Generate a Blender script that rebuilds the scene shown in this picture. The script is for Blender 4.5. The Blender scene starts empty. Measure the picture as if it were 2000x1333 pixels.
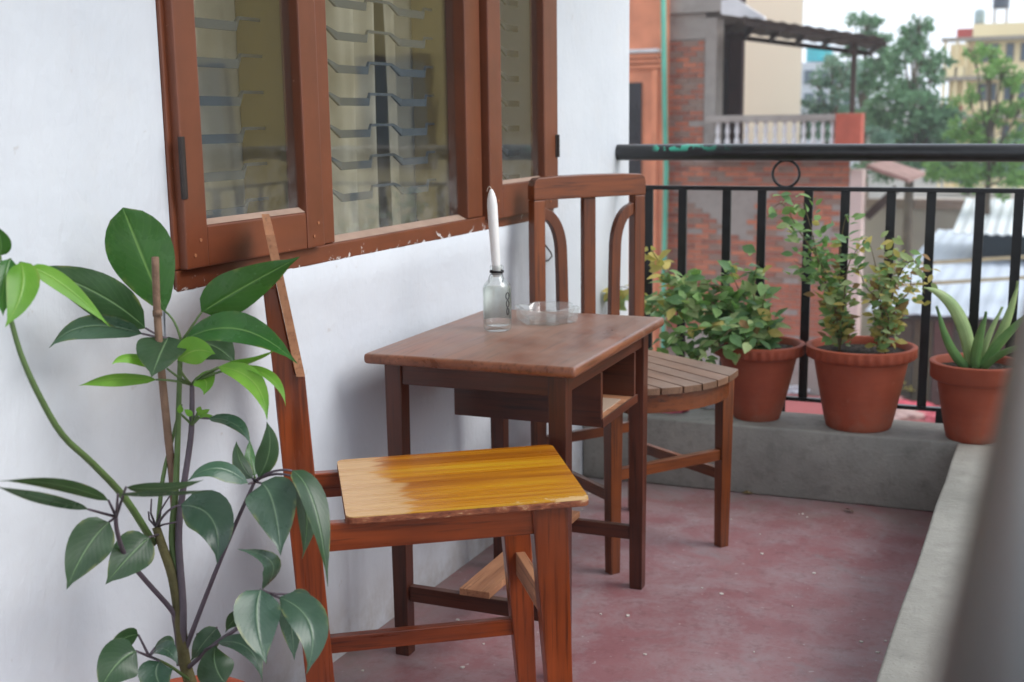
import bpy, bmesh, math, random
from math import sin, cos, tan, radians, pi, atan2, sqrt
from mathutils import Vector, Matrix, Euler, noise as mnoise
random.seed(11)
scene = bpy.context.scene
COL = scene.collection
# ------------------------------------------------------------------ camera
CAMP = Vector((1.32574, 0.0, 1.10473))
FPX, YAW, PITCH, ROLL = 2360.95, 0.429808, 0.181104, -0.0136135
_f = Vector((-sin(YAW)*cos(PITCH), cos(YAW)*cos(PITCH), -sin(PITCH)))
_r0 = Vector((cos(YAW), sin(YAW), 0)); _u0 = _r0.cross(_f)
_r = cos(ROLL)*_r0 + sin(ROLL)*_u0; _u = -sin(ROLL)*_r0 + cos(ROLL)*_u0
cd = bpy.data.cameras.new('camera'); cam = bpy.data.objects.new('camera', cd); COL.objects.link(cam)
M = Matrix((( _r.x, _u.x, -_f.x, CAMP.x), (_r.y, _u.y, -_f.y, CAMP.y), (_r.z, _u.z, -_f.z, CAMP.z), (0, 0, 0, 1)))
cam.matrix_world = M
cd.sensor_fit = 'HORIZONTAL'; cd.sensor_width = 36.0; cd.lens = FPX/2000*36
cd.clip_start = 0.02; cd.clip_end = 2000
cd.dof.use_dof = True; cd.dof.focus_distance = 2.12; cd.dof.aperture_fstop = 4.8; cd.dof.aperture_blades = 7
scene.camera = cam
# ------------------------------------------------------------------ world, sun, exposure
SUN_EL, SUN_AZ = radians(43), radians(82)         # azimuth from +y toward +x: over the open side of the balcony
w = bpy.data.worlds.new('World'); scene.world = w; w.use_nodes = True
nt = w.node_tree; nt.nodes.clear()
out = nt.nodes.new('ShaderNodeOutputWorld'); bg = nt.nodes.new('ShaderNodeBackground')
sky = nt.nodes.new('ShaderNodeTexSky'); sky.sky_type = 'NISHITA'; sky.sun_disc = False
sky.sun_elevation = SUN_EL; sky.sun_rotation = SUN_AZ; sky.dust_density = 4.0; sky.air_density = 1.2; sky.ozone_density = 1.0
mx = nt.nodes.new('ShaderNodeMix'); mx.data_type = 'RGBA'; mx.inputs[0].default_value = 0.80
mx.inputs[7].default_value = (8.3, 9.1, 10.2, 1)       # even cloud cover over the clear sky
nt.links.new(sky.outputs[0], mx.inputs[6]); nt.links.new(mx.outputs[2], bg.inputs[0]); nt.links.new(bg.outputs[0], out.inputs[0])
bg.inputs[1].default_value = 0.112
sl = bpy.data.lights.new('sun', 'SUN'); sl.energy = 1.4; sl.angle = radians(34); sl.color = (1.0, 0.995, 0.985)
so = bpy.data.objects.new('sun', sl); COL.objects.link(so); so.location = (6, 4, 9)
sdir = Vector((sin(SUN_AZ)*cos(SUN_EL), cos(SUN_AZ)*cos(SUN_EL), sin(SUN_EL)))
so.rotation_euler = sdir.to_track_quat('Z', 'Y').to_euler()
vs = scene.view_settings; vs.view_transform = 'Standard'; vs.look = 'None'; vs.exposure = 0.66; vs.gamma = 1.0; vs.use_curve_mapping = False
scene.render.engine = 'CYCLES'
cy = scene.cycles
cy.use_denoising = True; cy.max_bounces = 10; cy.transparent_max_bounces = 16; cy.transmission_bounces = 10; cy.glossy_bounces = 5; cy.diffuse_bounces = 4
cy.volume_bounces = 1; cy.caustics_reflective = False; cy.caustics_refractive = True; cy.blur_glossy = 1.0
try: cy.denoiser = 'OPENIMAGEDENOISE'
except Exception: pass

# ------------------------------------------------------------------ helpers
def s2l(c):
    c = c/255.0
    return c/12.92 if c <= 0.04045 else ((c+0.055)/1.055)**2.4
def C(r, g, b, k=1.0): return (s2l(r)*k, s2l(g)*k, s2l(b)*k, 1.0)
def ray(px, py): return _f + _r*((px-1000)/FPX) - _u*((py-666.5)/FPX)
def onx(px, py, x): d = ray(px, py); return CAMP + d*((x-CAMP.x)/d.x)
def ony(px, py, y): d = ray(px, py); return CAMP + d*((y-CAMP.y)/d.y)
def onz(px, py, z): d = ray(px, py); return CAMP + d*((z-CAMP.z)/d.z)
def dep(px, py, D): return CAMP + ray(px, py)*D

class MB:
    def __init__(s): s.v = []; s.f = []; s.uv = None
    def add(s, vs, fs):
        o = len(s.v); s.v += [tuple(v) for v in vs]; s.f += [tuple(i+o for i in f) for f in fs]; return s
    def hexa(s, b, t):      # bottom 4 (ccw seen from above), top 4
        return s.add(list(b)+list(t), [(3,2,1,0),(4,5,6,7),(0,1,5,4),(1,2,6,5),(2,3,7,6),(3,0,4,7)])
    def box(s, x0, x1, y0, y1, z0, z1):
        return s.hexa([(x0,y0,z0),(x1,y0,z0),(x1,y1,z0),(x0,y1,z0)], [(x0,y0,z1),(x1,y0,z1),(x1,y1,z1),(x0,y1,z1)])
    def beam(s, p0, p1, a, h, up=(0,0,1)):      # bar from p0 to p1, a wide, h along up
        p0 = Vector(p0); p1 = Vector(p1); d = (p1-p0).normalized(); up = Vector(up)
        sd = d.cross(up).normalized()*a/2; u2 = sd.cross(d).normalized()*h/2
        return s.hexa([p0-sd-u2, p0+sd-u2, p1+sd-u2, p1-sd-u2][::1], [p0-sd+u2, p0+sd+u2, p1+sd+u2, p1-sd+u2])
    def tube(s, pts, rad, n=8, cap=True):
        pts = [Vector(p) for p in pts]
        if not isinstance(rad, (list, tuple)): rad = [rad]*len(pts)
        o = len(s.v); prev = None
        for i, p in enumerate(pts):
            d = (pts[min(i+1, len(pts)-1)] - pts[max(i-1, 0)]).normalized()
            ref = prev if prev is not None else (Vector((0,0,1)) if abs(d.z) < .9 else Vector((1,0,0)))
            a = (ref - d*ref.dot(d)).normalized(); b = d.cross(a); prev = a
            for k in range(n):
                t = 2*pi*k/n; s.v.append(tuple(p + (a*cos(t)+b*sin(t))*rad[i]))
        for i in range(len(pts)-1):
            for k in range(n):
                k2 = (k+1) % n; s.f.append((o+i*n+k, o+i*n+k2, o+(i+1)*n+k2, o+(i+1)*n+k))
        if cap:
            s.f.append(tuple(o+k for k in range(n))[::-1]); s.f.append(tuple(o+(len(pts)-1)*n+k for k in range(n)))
        return s
    def lathe(s, prof, n=32, c=(0,0,0), mod=None, closed=True):
        o = len(s.v); m = len(prof)
        for i, (r, z) in enumerate(prof):
            for k in range(n):
                t = 2*pi*k/n; rr = r if mod is None else mod(i, t, r)
                s.v.append((c[0]+rr*cos(t), c[1]+rr*sin(t), c[2]+z))
        for i in range(m-1):
            for k in range(n):
                k2 = (k+1) % n; s.f.append((o+i*n+k, o+i*n+k2, o+(i+1)*n+k2, o+(i+1)*n+k))
        if closed:
            s.f.append(tuple(o+k for k in range(n))[::-1]); s.f.append(tuple(o+(m-1)*n+k for k in range(n)))
        return s
    def prism(s, poly, h0, h1, f):      # poly of 2d points, f(u, v, h) -> 3d
        n = len(poly); o = len(s.v)
        s.v += [tuple(f(u, v, h0)) for u, v in poly] + [tuple(f(u, v, h1)) for u, v in poly]
        s.f.append(tuple(o+i for i in range(n))[::-1]); s.f.append(tuple(o+n+i for i in range(n)))
        for i in range(n):
            j = (i+1) % n; s.f.append((o+i, o+j, o+n+j, o+n+i))
        return s
    def mesh(s, name, bevel=0, seg=2, smooth=False, angle=None):
        bm = bmesh.new(); vs = [bm.verts.new(v) for v in s.v]
        for f in s.f:
            try: bm.faces.new([vs[i] for i in f])
            except ValueError: pass
        bmesh.ops.recalc_face_normals(bm, faces=bm.faces)
        if bevel: bmesh.ops.bevel(bm, geom=[e for e in bm.edges if len(e.link_faces) == 2 and e.calc_face_angle(0) > .5], offset=bevel, segments=seg, affect='EDGES', profile=.6, clamp_overlap=True)
        me = bpy.data.meshes.new(name); bm.to_mesh(me); bm.free()
        if smooth:
            for p in me.polygons: p.use_smooth = True
            if angle is not None:
                try: me.set_sharp_from_angle(angle=angle)
                except Exception: pass
        return me
def link(name, me, mat, parent=None, mtx=None):
    o = bpy.data.objects.new(name, me); COL.objects.link(o)
    if mat is not None and not me.materials: me.materials.append(mat)
    if parent is not None: o.parent = parent
    if mtx is not None: o.matrix_basis = mtx
    return o
def obj(name, mb, mat, parent=None, bevel=0, smooth=False, angle=None, seg=2):
    return link(name, mb.mesh(name, bevel, seg, smooth, angle), mat, parent)
def tag(o, label, cat, group=None, kind=None):
    if label: o['label'] = label
    if cat: o['category'] = cat
    if group: o['group'] = group
    if kind: o['kind'] = kind
    return o
def thing(name, label, cat, loc=(0,0,0), rz=0, group=None):
    o = bpy.data.objects.new(name, None); COL.objects.link(o); o.empty_display_size = .05
    o.location = loc; o.rotation_euler = (0, 0, rz); return tag(o, label, cat, group)
def struct(o, label=None): o['kind'] = 'structure'; return o if not label else tag(o, label, None)

# ------------------------------------------------------------------ materials
class NT:
    def __init__(s, name):
        s.m = bpy.data.materials.new(name); s.m.use_nodes = True; s.t = s.m.node_tree
        s.p = s.t.nodes['Principled BSDF']; s.o = s.t.nodes['Material Output']
    def n(s, typ, **kw):
        x = s.t.nodes.new('ShaderNode'+typ)
        for k, v in kw.items(): setattr(x, k, v)
        return x
    def l(s, a, b): s.t.links.new(a, b)
    def val(s, x, i, v):
        if hasattr(v, 'is_output'): s.l(v, x.inputs[i])
        else: x.inputs[i].default_value = v
    def coord(s, kind='Object', scale=(1,1,1), loc=(0,0,0), rnd=0):
        tc = s.n('TexCoord'); mp = s.n('Mapping'); mp.inputs['Scale'].default_value = scale; mp.inputs['Location'].default_value = loc
        src = tc.outputs[kind]
        if rnd:
            oi = s.n('ObjectInfo'); ad = s.n('VectorMath', operation='ADD'); ml = s.n('Math', operation='MULTIPLY'); ml.inputs[1].default_value = rnd
            s.l(oi.outputs['Random'], ml.inputs[0]); s.l(src, ad.inputs[0]); s.l(ml.outputs[0], ad.inputs[1]); src = ad.outputs[0]
        s.l(src, mp.inputs[0]); return mp.outputs[0]
    def noise(s, vec, scale=5, detail=4, rough=.55, dist=0):
        x = s.n('TexNoise'); s.l(vec, x.inputs['Vector']); x.inputs['Scale'].default_value = scale; x.inputs['Detail'].default_value = detail
        x.inputs['Roughness'].default_value = rough; x.inputs['Distortion'].default_value = dist; return x.outputs[0]
    def ramp(s, fac, stops, interp='LINEAR'):
        x = s.n('ValToRGB'); s.l(fac, x.inputs[0]); cr = x.color_ramp; cr.interpolation = interp
        while len(cr.elements) < len(stops): cr.elements.new(.5)
        for e, (p, c) in zip(cr.elements, stops): e.position = p; e.color = c if len(c) == 4 else (*c, 1)
        return x.outputs[0]
    def fr(s, fac, a, b): return s.ramp(fac, [(a, (0,0,0,1)), (b, (1,1,1,1))])
    def mix(s, fac, a, b, blend='MIX'):
        x = s.n('Mix', data_type='RGBA', blend_type=blend); s.val(x, 0, fac); s.val(x, 6, a); s.val(x, 7, b); return x.outputs[2]
    def math(s, op, a, b=0.0):
        x = s.n('Math', operation=op); s.val(x, 0, a); s.val(x, 1, b); return x.outputs[0]
    def sep(s, vec): x = s.n('SeparateXYZ'); s.l(vec, x.inputs[0]); return x.outputs
    def base(s, c): s.val(s.p, 'Base Color', c)
    def rough(s, v): s.val(s.p, 'Roughness', v)
    def bump(s, h, strength=.3, dist=.01, prev=None):
        x = s.n('Bump'); x.inputs['Strength'].default_value = strength; x.inputs['Distance'].default_value = dist; s.l(h, x.inputs['Height'])
        if prev is not None: s.l(prev, x.inputs['Normal'])
        s.l(x.outputs[0], s.p.inputs['Normal']); return x.outputs[0]

def simple(name, col, rough=.6, var=.12, scale=6, bump=0, bscale=40, metal=0, rnd=3, spec=.4):
    t = NT(name); v = t.coord(rnd=rnd); nz = t.noise(v, scale, 5)
    a = tuple(c*(1-var) for c in col[:3])+(1,); b = tuple(min(1, c*(1+var)) for c in col[:3])+(1,)
    t.base(t.ramp(nz, [(.3, a), (.7, b)])); t.rough(rough); t.p.inputs['Metallic'].default_value = metal; t.p.inputs['Specular IOR Level'].default_value = spec
    if bump: t.bump(t.noise(v, bscale, 6), bump, .01)
    return t.m
def wood(name, dark, light, axis='X', rough=.38, fine=34, dust=0.0, worn=0.0, coat=.0, wornc=None):
    t = NT(name); k = 1.6
    sc = {'X': (k, fine, fine), 'Y': (fine, k, fine), 'Z': (fine, fine, k)}[axis]
    v = t.coord(scale=sc, rnd=5.0); g = t.noise(v, 1.0, 6, .6, .6)
    sc2 = tuple(c*4 for c in sc); v2 = t.coord(scale=sc2, rnd=5.0); g2 = t.noise(v2, 1.0, 3, .6)
    v3 = t.coord(scale=(3,3,3), rnd=5.0); big = t.noise(v3, 1.6, 3)
    col = t.ramp(g, [(.28, dark), (.72, light)])
    col = t.mix(t.fr(g2, .52, .72), col, tuple(c*.55 for c in dark[:3])+(1,))
    col = t.mix(t.math('MULTIPLY', t.fr(big, .42, .7), .55), col, tuple(c*.62 for c in dark[:3])+(1,))
    if worn:
        v4 = t.coord(scale=(9,9,9), rnd=5.0); wn = t.noise(v4, 2.2, 8, .7)
        col = t.mix(t.math('MULTIPLY', t.fr(wn, .60, .70), worn), col, wornc or tuple(min(1, c*1.7+.04) for c in light[:3])+(1,))
    r = t.math('ADD', t.math('MULTIPLY', g, .25), rough-.1)
    if dust:
        v5 = t.coord(scale=(5,5,5), rnd=5.0); dn = t.noise(v5, 1.3, 7, .65)
        gm = t.n('NewGeometry'); nz = t.sep(gm.outputs['Normal'])[2]
        upf = t.fr(nz, .6, .95)
        df = t.math('MULTIPLY', t.math('MULTIPLY', t.fr(dn, .35, .75), upf), dust)
        col = t.mix(df, col, C(176, 160, 146)); r = t.math('ADD', r, t.math('MULTIPLY', df, .35))
    t.base(col); t.rough(r); t.bump(g2, .12, .002)
    if coat: t.p.inputs['Coat Weight'].default_value = coat; t.p.inputs['Coat Roughness'].default_value = .18
    return t.m
def woods(name, dark, light, **kw): return {a: wood(name+'_'+a.lower(), dark, light, a, **kw) for a in 'XYZ'}
# plaster of the house
def plaster_mat():
    t = NT('white_plaster'); v = t.coord(); x, y, z = t.sep(v)
    big = t.noise(v, 1.3, 5, .6); mid = t.noise(v, 6, 6, .65); fine = t.noise(v, 60, 5)
    vv = t.coord(scale=(1, 7, .7)); streak = t.noise(vv, 2.2, 6, .65)
    col = t.ramp(big, [(.3, (.57, .605, .655, 1)), (.7, (.67, .70, .74, 1))])
    col = t.mix(t.math('MULTIPLY', t.fr(mid, .52, .72), .30), col, (.66, .655, .65, 1))
    col = t.mix(t.math('MULTIPLY', t.fr(streak, .56, .8), .30), col, (.56, .565, .60, 1))
    low = t.ramp(z, [(0.0, (1,1,1,1)), (.16, (0,0,0,1))])      # splashed dirt along the foot of the wall
    dn = t.noise(v, 9, 7, .7)
    col = t.mix(t.math('MULTIPLY', t.math('MULTIPLY', low, t.fr(dn, .35, .62)), .75), col, (.36, .32, .28, 1))
    sp = t.noise(v, 34, 3, .5)
    col = t.mix(t.math('MULTIPLY', t.fr(sp, .70, .74), .35), col, (.45, .41, .38, 1))
    t.base(col); t.rough(.62)
    tv = t.coord(scale=(1, 3.2, 1)); b1 = t.bump(t.noise(v, 4.5, 4), .4, .02); b2 = t.bump(t.noise(tv, 13, 5, .6, .8), .22, .008, b1); t.bump(fine, .16, .006, b2)
    return t.m
PLASTER = plaster_mat()
def concrete(name, c1, c2, stain=.5, scale=1.0):
    t = NT(name); v = t.coord(); a = t.noise(v, 3*scale, 7, .65); b = t.noise(v, 18*scale, 6, .7); c = t.noise(v, 120*scale, 4)
    col = t.ramp(a, [(.3, c1), (.7, c2)])
    col = t.mix(t.math('MULTIPLY', t.fr(b, .5, .7), stain), col, tuple(k*.62 for k in c1[:3])+(1,))
    vo = t.n('TexVoronoi'); t.l(v, vo.inputs['Vector']); vo.inputs['Scale'].default_value = 46*scale
    pit = t.ramp(vo.outputs['Distance'], [(.05, (1,1,1,1)), (.12, (0,0,0,1))])
    col = t.mix(t.math('MULTIPLY', pit, .35), col, tuple(k*.4 for k in c1[:3])+(1,))
    t.base(col); t.rough(.88); b1 = t.bump(b, .4, .01); t.bump(c, .3, .004, b1); return t.m
CONC = concrete('ledge_concrete', C(128,127,121), C(160,158,150)); CONC2 = concrete('parapet_concrete', C(140,138,130), C(176,173,164), .35)
def floor_mat():
    t = NT('red_oxide_floor'); v = t.coord(); a = t.noise(v, 1.5, 6, .62, .4); b = t.noise(v, 6.5, 10, .74, .2); c = t.noise(v, 26, 8, .75); d = t.noise(v, 150, 4)
    col = t.ramp(a, [(.32, C(138,88,92)), (.68, C(160,114,116))])
    col = t.mix(t.math('MULTIPLY', t.fr(b, .42, .66), .85), col, C(164,146,148))
    col = t.mix(t.math('MULTIPLY', t.fr(c, .50, .68), .5), col, C(112,62,64))
    e = t.noise(v, 2.4, 7, .66, .8)
    col = t.mix(t.math('MULTIPLY', t.fr(e, .54, .66), .9), col, C(146,140,142))
    v2 = t.coord(scale=(1, 1, 1), loc=(3, 7, 0)); s = t.noise(v2, 55, 3, .5)
    col = t.mix(t.math('MULTIPLY', t.fr(s, .69, .73), .55), col, C(196,186,182))
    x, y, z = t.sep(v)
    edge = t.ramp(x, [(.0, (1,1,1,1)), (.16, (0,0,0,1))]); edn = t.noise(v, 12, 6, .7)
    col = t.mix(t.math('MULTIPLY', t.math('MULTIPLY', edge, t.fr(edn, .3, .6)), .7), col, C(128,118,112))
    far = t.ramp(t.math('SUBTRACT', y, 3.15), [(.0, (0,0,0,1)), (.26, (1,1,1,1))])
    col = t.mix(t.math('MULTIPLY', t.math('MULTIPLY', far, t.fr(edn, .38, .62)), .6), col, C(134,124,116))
    for k, (rz, sc) in enumerate(((.5, (2.5, 160, 1)), (-.7, (2, 190, 1)), (1.5, (2.2, 150, 1)))):
        mp = t.n('Mapping'); mp.inputs['Rotation'].default_value = (0, 0, rz); mp.inputs['Scale'].default_value = sc; t.l(v, mp.inputs[0]); sn = t.noise(mp.outputs[0], 1.0, 2, .4, .3); ms = t.noise(v, 3.1+k, 3)
        col = t.mix(t.math('MULTIPLY', t.math('MULTIPLY', t.fr(sn, .74, .77), t.fr(ms, .52, .62)), .5), col, C(188,170,168))
    t.base(col); t.rough(t.math('ADD', t.math('MULTIPLY', b, .35), .30)); t.bump(c, .15, .004); return t.m
FLOOR = floor_mat()
TEAK = woods('varnished_teak', C(102,40,11), C(156,70,23), rough=.28, coat=.25)
DARKT = woods('brown_table_wood', C(62,26,13), C(96,45,24), rough=.34, dust=.22, coat=.1)
FARW = woods('chair_wood', C(88,40,12), C(136,70,26), rough=.34, dust=.08, coat=.15)
SLATW = woods('grey_slat_wood', C(110,78,56), C(144,108,84), rough=.45, dust=.45)
RAW = woods('raw_plank_wood', C(156,102,70), C(194,140,102), rough=.6, worn=.4)
TOPW = wood('worn_table_top', C(106,60,38), C(146,92,66), 'Y', rough=.28, fine=26, dust=.5, worn=.45, wornc=C(156,118,100))
def painted_wood(name, c1, c2, axis):
    t = NT(name); sc = {'Y': (30, 2, 30), 'Z': (30, 30, 2)}[axis]
    v = t.coord(scale=sc, rnd=4); g = t.noise(v, 1, 5, .6); v2 = t.coord(rnd=0); a = t.noise(v2, 5, 6, .65)
    col = t.ramp(a, [(.3, c1), (.7, c2)]); col = t.mix(t.math('MULTIPLY', t.fr(g, .5, .8), .35), col, tuple(k*.6 for k in c1[:3])+(1,))
    x, y, z = t.sep(v2)                                       # spilt wall paint along the bottom rail
    sp = t.noise(v2, 26, 7, .72, .6); lowz = t.ramp(t.math('SUBTRACT', z, .832), [(0, (1,1,1,1)), (.045, (0,0,0,1))])
    thr = t.math('ADD', sp, t.math('MULTIPLY', lowz, .17))
    col = t.mix(t.math('MULTIPLY', t.fr(thr, .715, .73), lowz), col, (.72, .70, .68, 1))
    ch = t.noise(v2, 90, 3, .5); col = t.mix(t.math('MULTIPLY', t.fr(ch, .73, .76), .5), col, C(176,138,116))
    t.base(col); t.rough(t.math('ADD', t.math('MULTIPLY', g, .2), .34)); t.bump(g, .12, .003); return t.m
PAINT = {a: painted_wood('brown_window_paint_'+a.lower(), C(100,52,29), C(122,65,39), a) for a in 'YZ'}
PUTTY = simple('glazing_putty', C(166,140,124), .7, .15, 14)
IRON = simple('black_iron_paint', C(22,23,25), .32, .3, 30, .1, 90)
DARKMETAL = simple('dark_hinge_metal', C(44,34,30), .5, .3, 30)
def rail_mat():
    t = NT('black_rail_paint'); v = t.coord(); a = t.noise(v, 14, 6, .65)
    col = t.ramp(a, [(.3, C(17,18,20)), (.7, C(30,31,33))])
    x, y, z = t.sep(v); b = t.noise(v, 24, 5, .6)
    gl = t.math('MULTIPLY', t.ramp(t.math('SUBTRACT', x, .12), [(.0, (0,0,0,1)), (.02, (1,1,1,1)), (.06, (1,1,1,1)), (.26, (.0,.0,.0,1))]), t.fr(t.math('SUBTRACT', z, .9), .098, .106))
    col = t.mix(t.math('MULTIPLY', gl, t.fr(b, .49, .52)), col, C(58,170,142))       # teal paint drips
    t.base(col); t.rough(t.math('ADD', t.math('MULTIPLY', a, .25), .22)); t.p.inputs['Coat Weight'].default_value = .25; t.p.inputs['Coat Roughness'].default_value = .25; return t.m
RAIL = rail_mat()
def schlick(t, f0=.045, k=1.0):
    lw = t.n('LayerWeight'); lw.inputs[0].default_value = .5
    return t.math('ADD', t.math('MULTIPLY', t.math('POWER', lw.outputs['Facing'], 5.0), (1-f0)*k), f0), lw.outputs['Facing']
def glass_pane():
    t = NT('window_glass'); t.t.nodes.remove(t.p); tr = t.n('BsdfTransparent'); gl = t.n('BsdfGlossy'); mx = t.n('MixShader')
    tr.inputs[0].default_value = (.95, .965, .96, 1); gl.inputs['Roughness'].default_value = .015
    f2, _ = schlick(t, .06)
    v = t.coord(); b = t.n('Bump'); b.inputs['Strength'].default_value = .05; b.inputs['Distance'].default_value = .01; t.l(t.noise(v, 5, 2), b.inputs['Height']); t.l(b.outputs[0], gl.inputs['Normal'])
    di = t.n('BsdfDiffuse'); di.inputs[0].default_value = (.6, .6, .58, 1); mx2 = t.n('MixShader')
    x, y, z = t.sep(v); lz = t.ramp(t.math('SUBTRACT', z, .86), [(0, (1,1,1,1)), (.22, (0,0,0,1))]); dn = t.noise(v, 16, 7, .7)
    df = t.math('ADD', t.math('MULTIPLY', t.math('MULTIPLY', lz, t.fr(dn, .35, .7)), .16), .01)     # dust settled on the glass
    t.l(f2, mx.inputs[0]); t.l(tr.outputs[0], mx.inputs[1]); t.l(gl.outputs[0], mx.inputs[2])
    t.l(df, mx2.inputs[0]); t.l(mx.outputs[0], mx2.inputs[1]); t.l(di.outputs[0], mx2.inputs[2]); t.l(mx2.outputs[0], t.o.inputs[0]); return t.m
PANE = glass_pane()
def clear_glass(name, edge=(.42,.50,.46), f0=.06):
    t = NT(name); t.t.nodes.remove(t.p); tr = t.n('BsdfTransparent'); gl = t.n('BsdfGlossy'); mx = t.n('MixShader'); gl.inputs['Roughness'].default_value = .04
    f, fac = schlick(t, f0); t.l(t.ramp(fac, [(.0, (.97,.98,.975,1)), (.55, (.93,.95,.94,1)), (.92, (*edge, 1))]), tr.inputs[0])
    v = t.coord(); b = t.n('Bump'); b.inputs['Strength'].default_value = .12; b.inputs['Distance'].default_value = .002; t.l(t.noise(v, 70, 3), b.inputs['Height']); t.l(b.outputs[0], gl.inputs['Normal'])
    t.l(f, mx.inputs[0]); t.l(tr.outputs[0], mx.inputs[1]); t.l(gl.outputs[0], mx.inputs[2]); t.l(mx.outputs[0], t.o.inputs[0]); return t.m
def bright_glass(name, edge, f0, milk):
    # thick pressed glass: clear, shiny, white mixed in for light reflected inside it
    t = NT(name); t.t.nodes.remove(t.p); tr = t.n('BsdfTransparent'); gl = t.n('BsdfGlossy'); mx = t.n('MixShader'); gl.inputs['Roughness'].default_value = .02
    f, fac = schlick(t, f0); t.l(t.ramp(fac, [(.0, (.985,.99,.985,1)), (.6, (.96,.975,.965,1)), (.95, (*edge, 1))]), tr.inputs[0])
    v = t.coord(); b = t.n('Bump'); b.inputs['Strength'].default_value = .07; b.inputs['Distance'].default_value = .002; nz = t.noise(v, 60, 3); t.l(nz, b.inputs['Height']); t.l(b.outputs[0], gl.inputs['Normal'])
    tl = t.n('BsdfTranslucent'); tl.inputs[0].default_value = (.92,.95,.94,1); df = t.n('BsdfDiffuse'); df.inputs[0].default_value = (.92,.95,.94,1); ad = t.n('MixShader'); ad.inputs[0].default_value = .5; t.l(tl.outputs[0], ad.inputs[1]); t.l(df.outputs[0], ad.inputs[2])
    m2 = t.n('MixShader'); t.l(t.math('MULTIPLY', t.fr(nz, .3, .7), milk), m2.inputs[0])
    t.l(tr.outputs[0], m2.inputs[1]); t.l(ad.outputs[0], m2.inputs[2]); t.l(f, mx.inputs[0]); t.l(m2.outputs[0], mx.inputs[1]); t.l(gl.outputs[0], mx.inputs[2]); t.l(mx.outputs[0], t.o.inputs[0]); return t.m
GLASS = bright_glass('clear_bottle_glass', (.74, .80, .78), .05, .035); GLASS2 = bright_glass('thick_ashtray_glass', (.82, .88, .88), .10, .17)
def cloth(name, c1, c2, trans=.25, weave=True):
    t = NT(name); v = t.coord(); a = t.noise(v, 8, 5); t.base(t.ramp(a, [(.3, c1), (.7, c2)])); t.rough(.85)
    tl = t.n('BsdfTranslucent'); tl.inputs[0].default_value = c2; mx = t.n('MixShader'); mx.inputs[0].default_value = trans
    t.l(t.p.outputs[0], mx.inputs[1]); t.l(tl.outputs[0], mx.inputs[2]); t.l(mx.outputs[0], t.o.inputs[0]); t.bump(t.noise(v, 260, 2), .2, .002); return t.m
def leafmat(name, c1, c2, vein, trans=.28, rough=.34, spots=0.0):
    t = NT(name); uv = t.n('UVMap'); u, v, _ = t.sep(uv.outputs[0])
    co = t.coord(rnd=7); a = t.noise(co, 14, 5, .6); col = t.ramp(a, [(.3, c1), (.7, c2)])
    oi = t.n('ObjectInfo'); col = t.mix(t.math('MULTIPLY', oi.outputs['Random'], .35), col, tuple(k*.6 for k in c1[:3])+(1,))
    au = t.math('ABSOLUTE', t.math('SUBTRACT', u, .5))
    ph = t.math('SUBTRACT', t.math('MULTIPLY', v, 64), t.math('MULTIPLY', au, 46)); sv = t.math('SINE', ph)
    col = t.mix(t.math('MULTIPLY', t.fr(sv, .80, 1.0), .055), col, vein)
    col = t.mix(t.math('MULTIPLY', t.ramp(au, [(.010, (1,1,1,1)), (.026, (0,0,0,1))]), .55), col, vein)
    ed = t.fr(au, .40, .50); col = t.mix(t.math('MULTIPLY', t.math('MULTIPLY', ed, t.fr(t.noise(co, 30, 4), .5, .65)), .6), col, C(150,150,80))
    du = t.noise(co, 5, 6, .7); col = t.mix(t.math('MULTIPLY', t.fr(du, .45, .75), .13), col, C(150,160,146))
    if spots: col = t.mix(t.math('MULTIPLY', t.fr(t.noise(co, 46, 4, .6), .62, .68), spots), col, C(150,130,60))
    t.base(col); t.rough(t.math('ADD', t.math('MULTIPLY', a, .2), rough-.08)); t.p.inputs['Specular IOR Level'].default_value = .45
    h = t.math('ADD', t.math('MULTIPLY', sv, .03), t.math('MULTIPLY', t.ramp(au, [(.0, (0,0,0,1)), (.06, (1,1,1,1))]), 1.0)); t.bump(h, .35, .002)
    tl = t.n('BsdfTranslucent'); t.l(t.mix(.5, col, C(120,170,40)), tl.inputs[0]); mx = t.n('MixShader'); mx.inputs[0].default_value = trans
    t.l(t.p.outputs[0], mx.inputs[1]); t.l(tl.outputs[0], mx.inputs[2]); t.l(mx.outputs[0], t.o.inputs[0]); return t.m
def terracotta(name, c1, c2):
    t = NT(name); v = t.coord(); a = t.noise(v, 7, 6, .65); vv = t.coord(scale=(4, 4, 46)); rings = t.noise(vv, 1.2, 4); c = t.noise(v, 38, 5, .7)
    col = t.ramp(a, [(.3, c1), (.7, c2)]); col = t.mix(t.math('MULTIPLY', t.fr(rings, .5, .75), .3), col, tuple(k*.7 for k in c1[:3])+(1,))
    col = t.mix(t.math('MULTIPLY', t.fr(c, .62, .75), .3), col, C(190,140,116))
    st_ = t.noise(v, 11, 7, .7, .5); x, y, z = t.sep(v); lo_ = t.ramp(z, [(.0, (1,1,1,1)), (.09, (.15,.15,.15,1))]); col = t.mix(t.math('MULTIPLY', t.math('MULTIPLY', t.fr(st_, .48, .68), lo_), .5), col, C(150,118,100))
    oi = t.n('ObjectInfo'); col = t.mix(t.math('MULTIPLY', oi.outputs['Random'], .3), col, C(110,50,34)); t.base(col); t.rough(.72); b1 = t.bump(rings, .2, .006); t.bump(c, .15, .003, b1); return t.m
TERRA = terracotta('terracotta', C(146,64,40), C(174,84,54))
SOIL = simple('potting_soil', C(58,50,44), .95, .45, 60, .9, 120)

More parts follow.
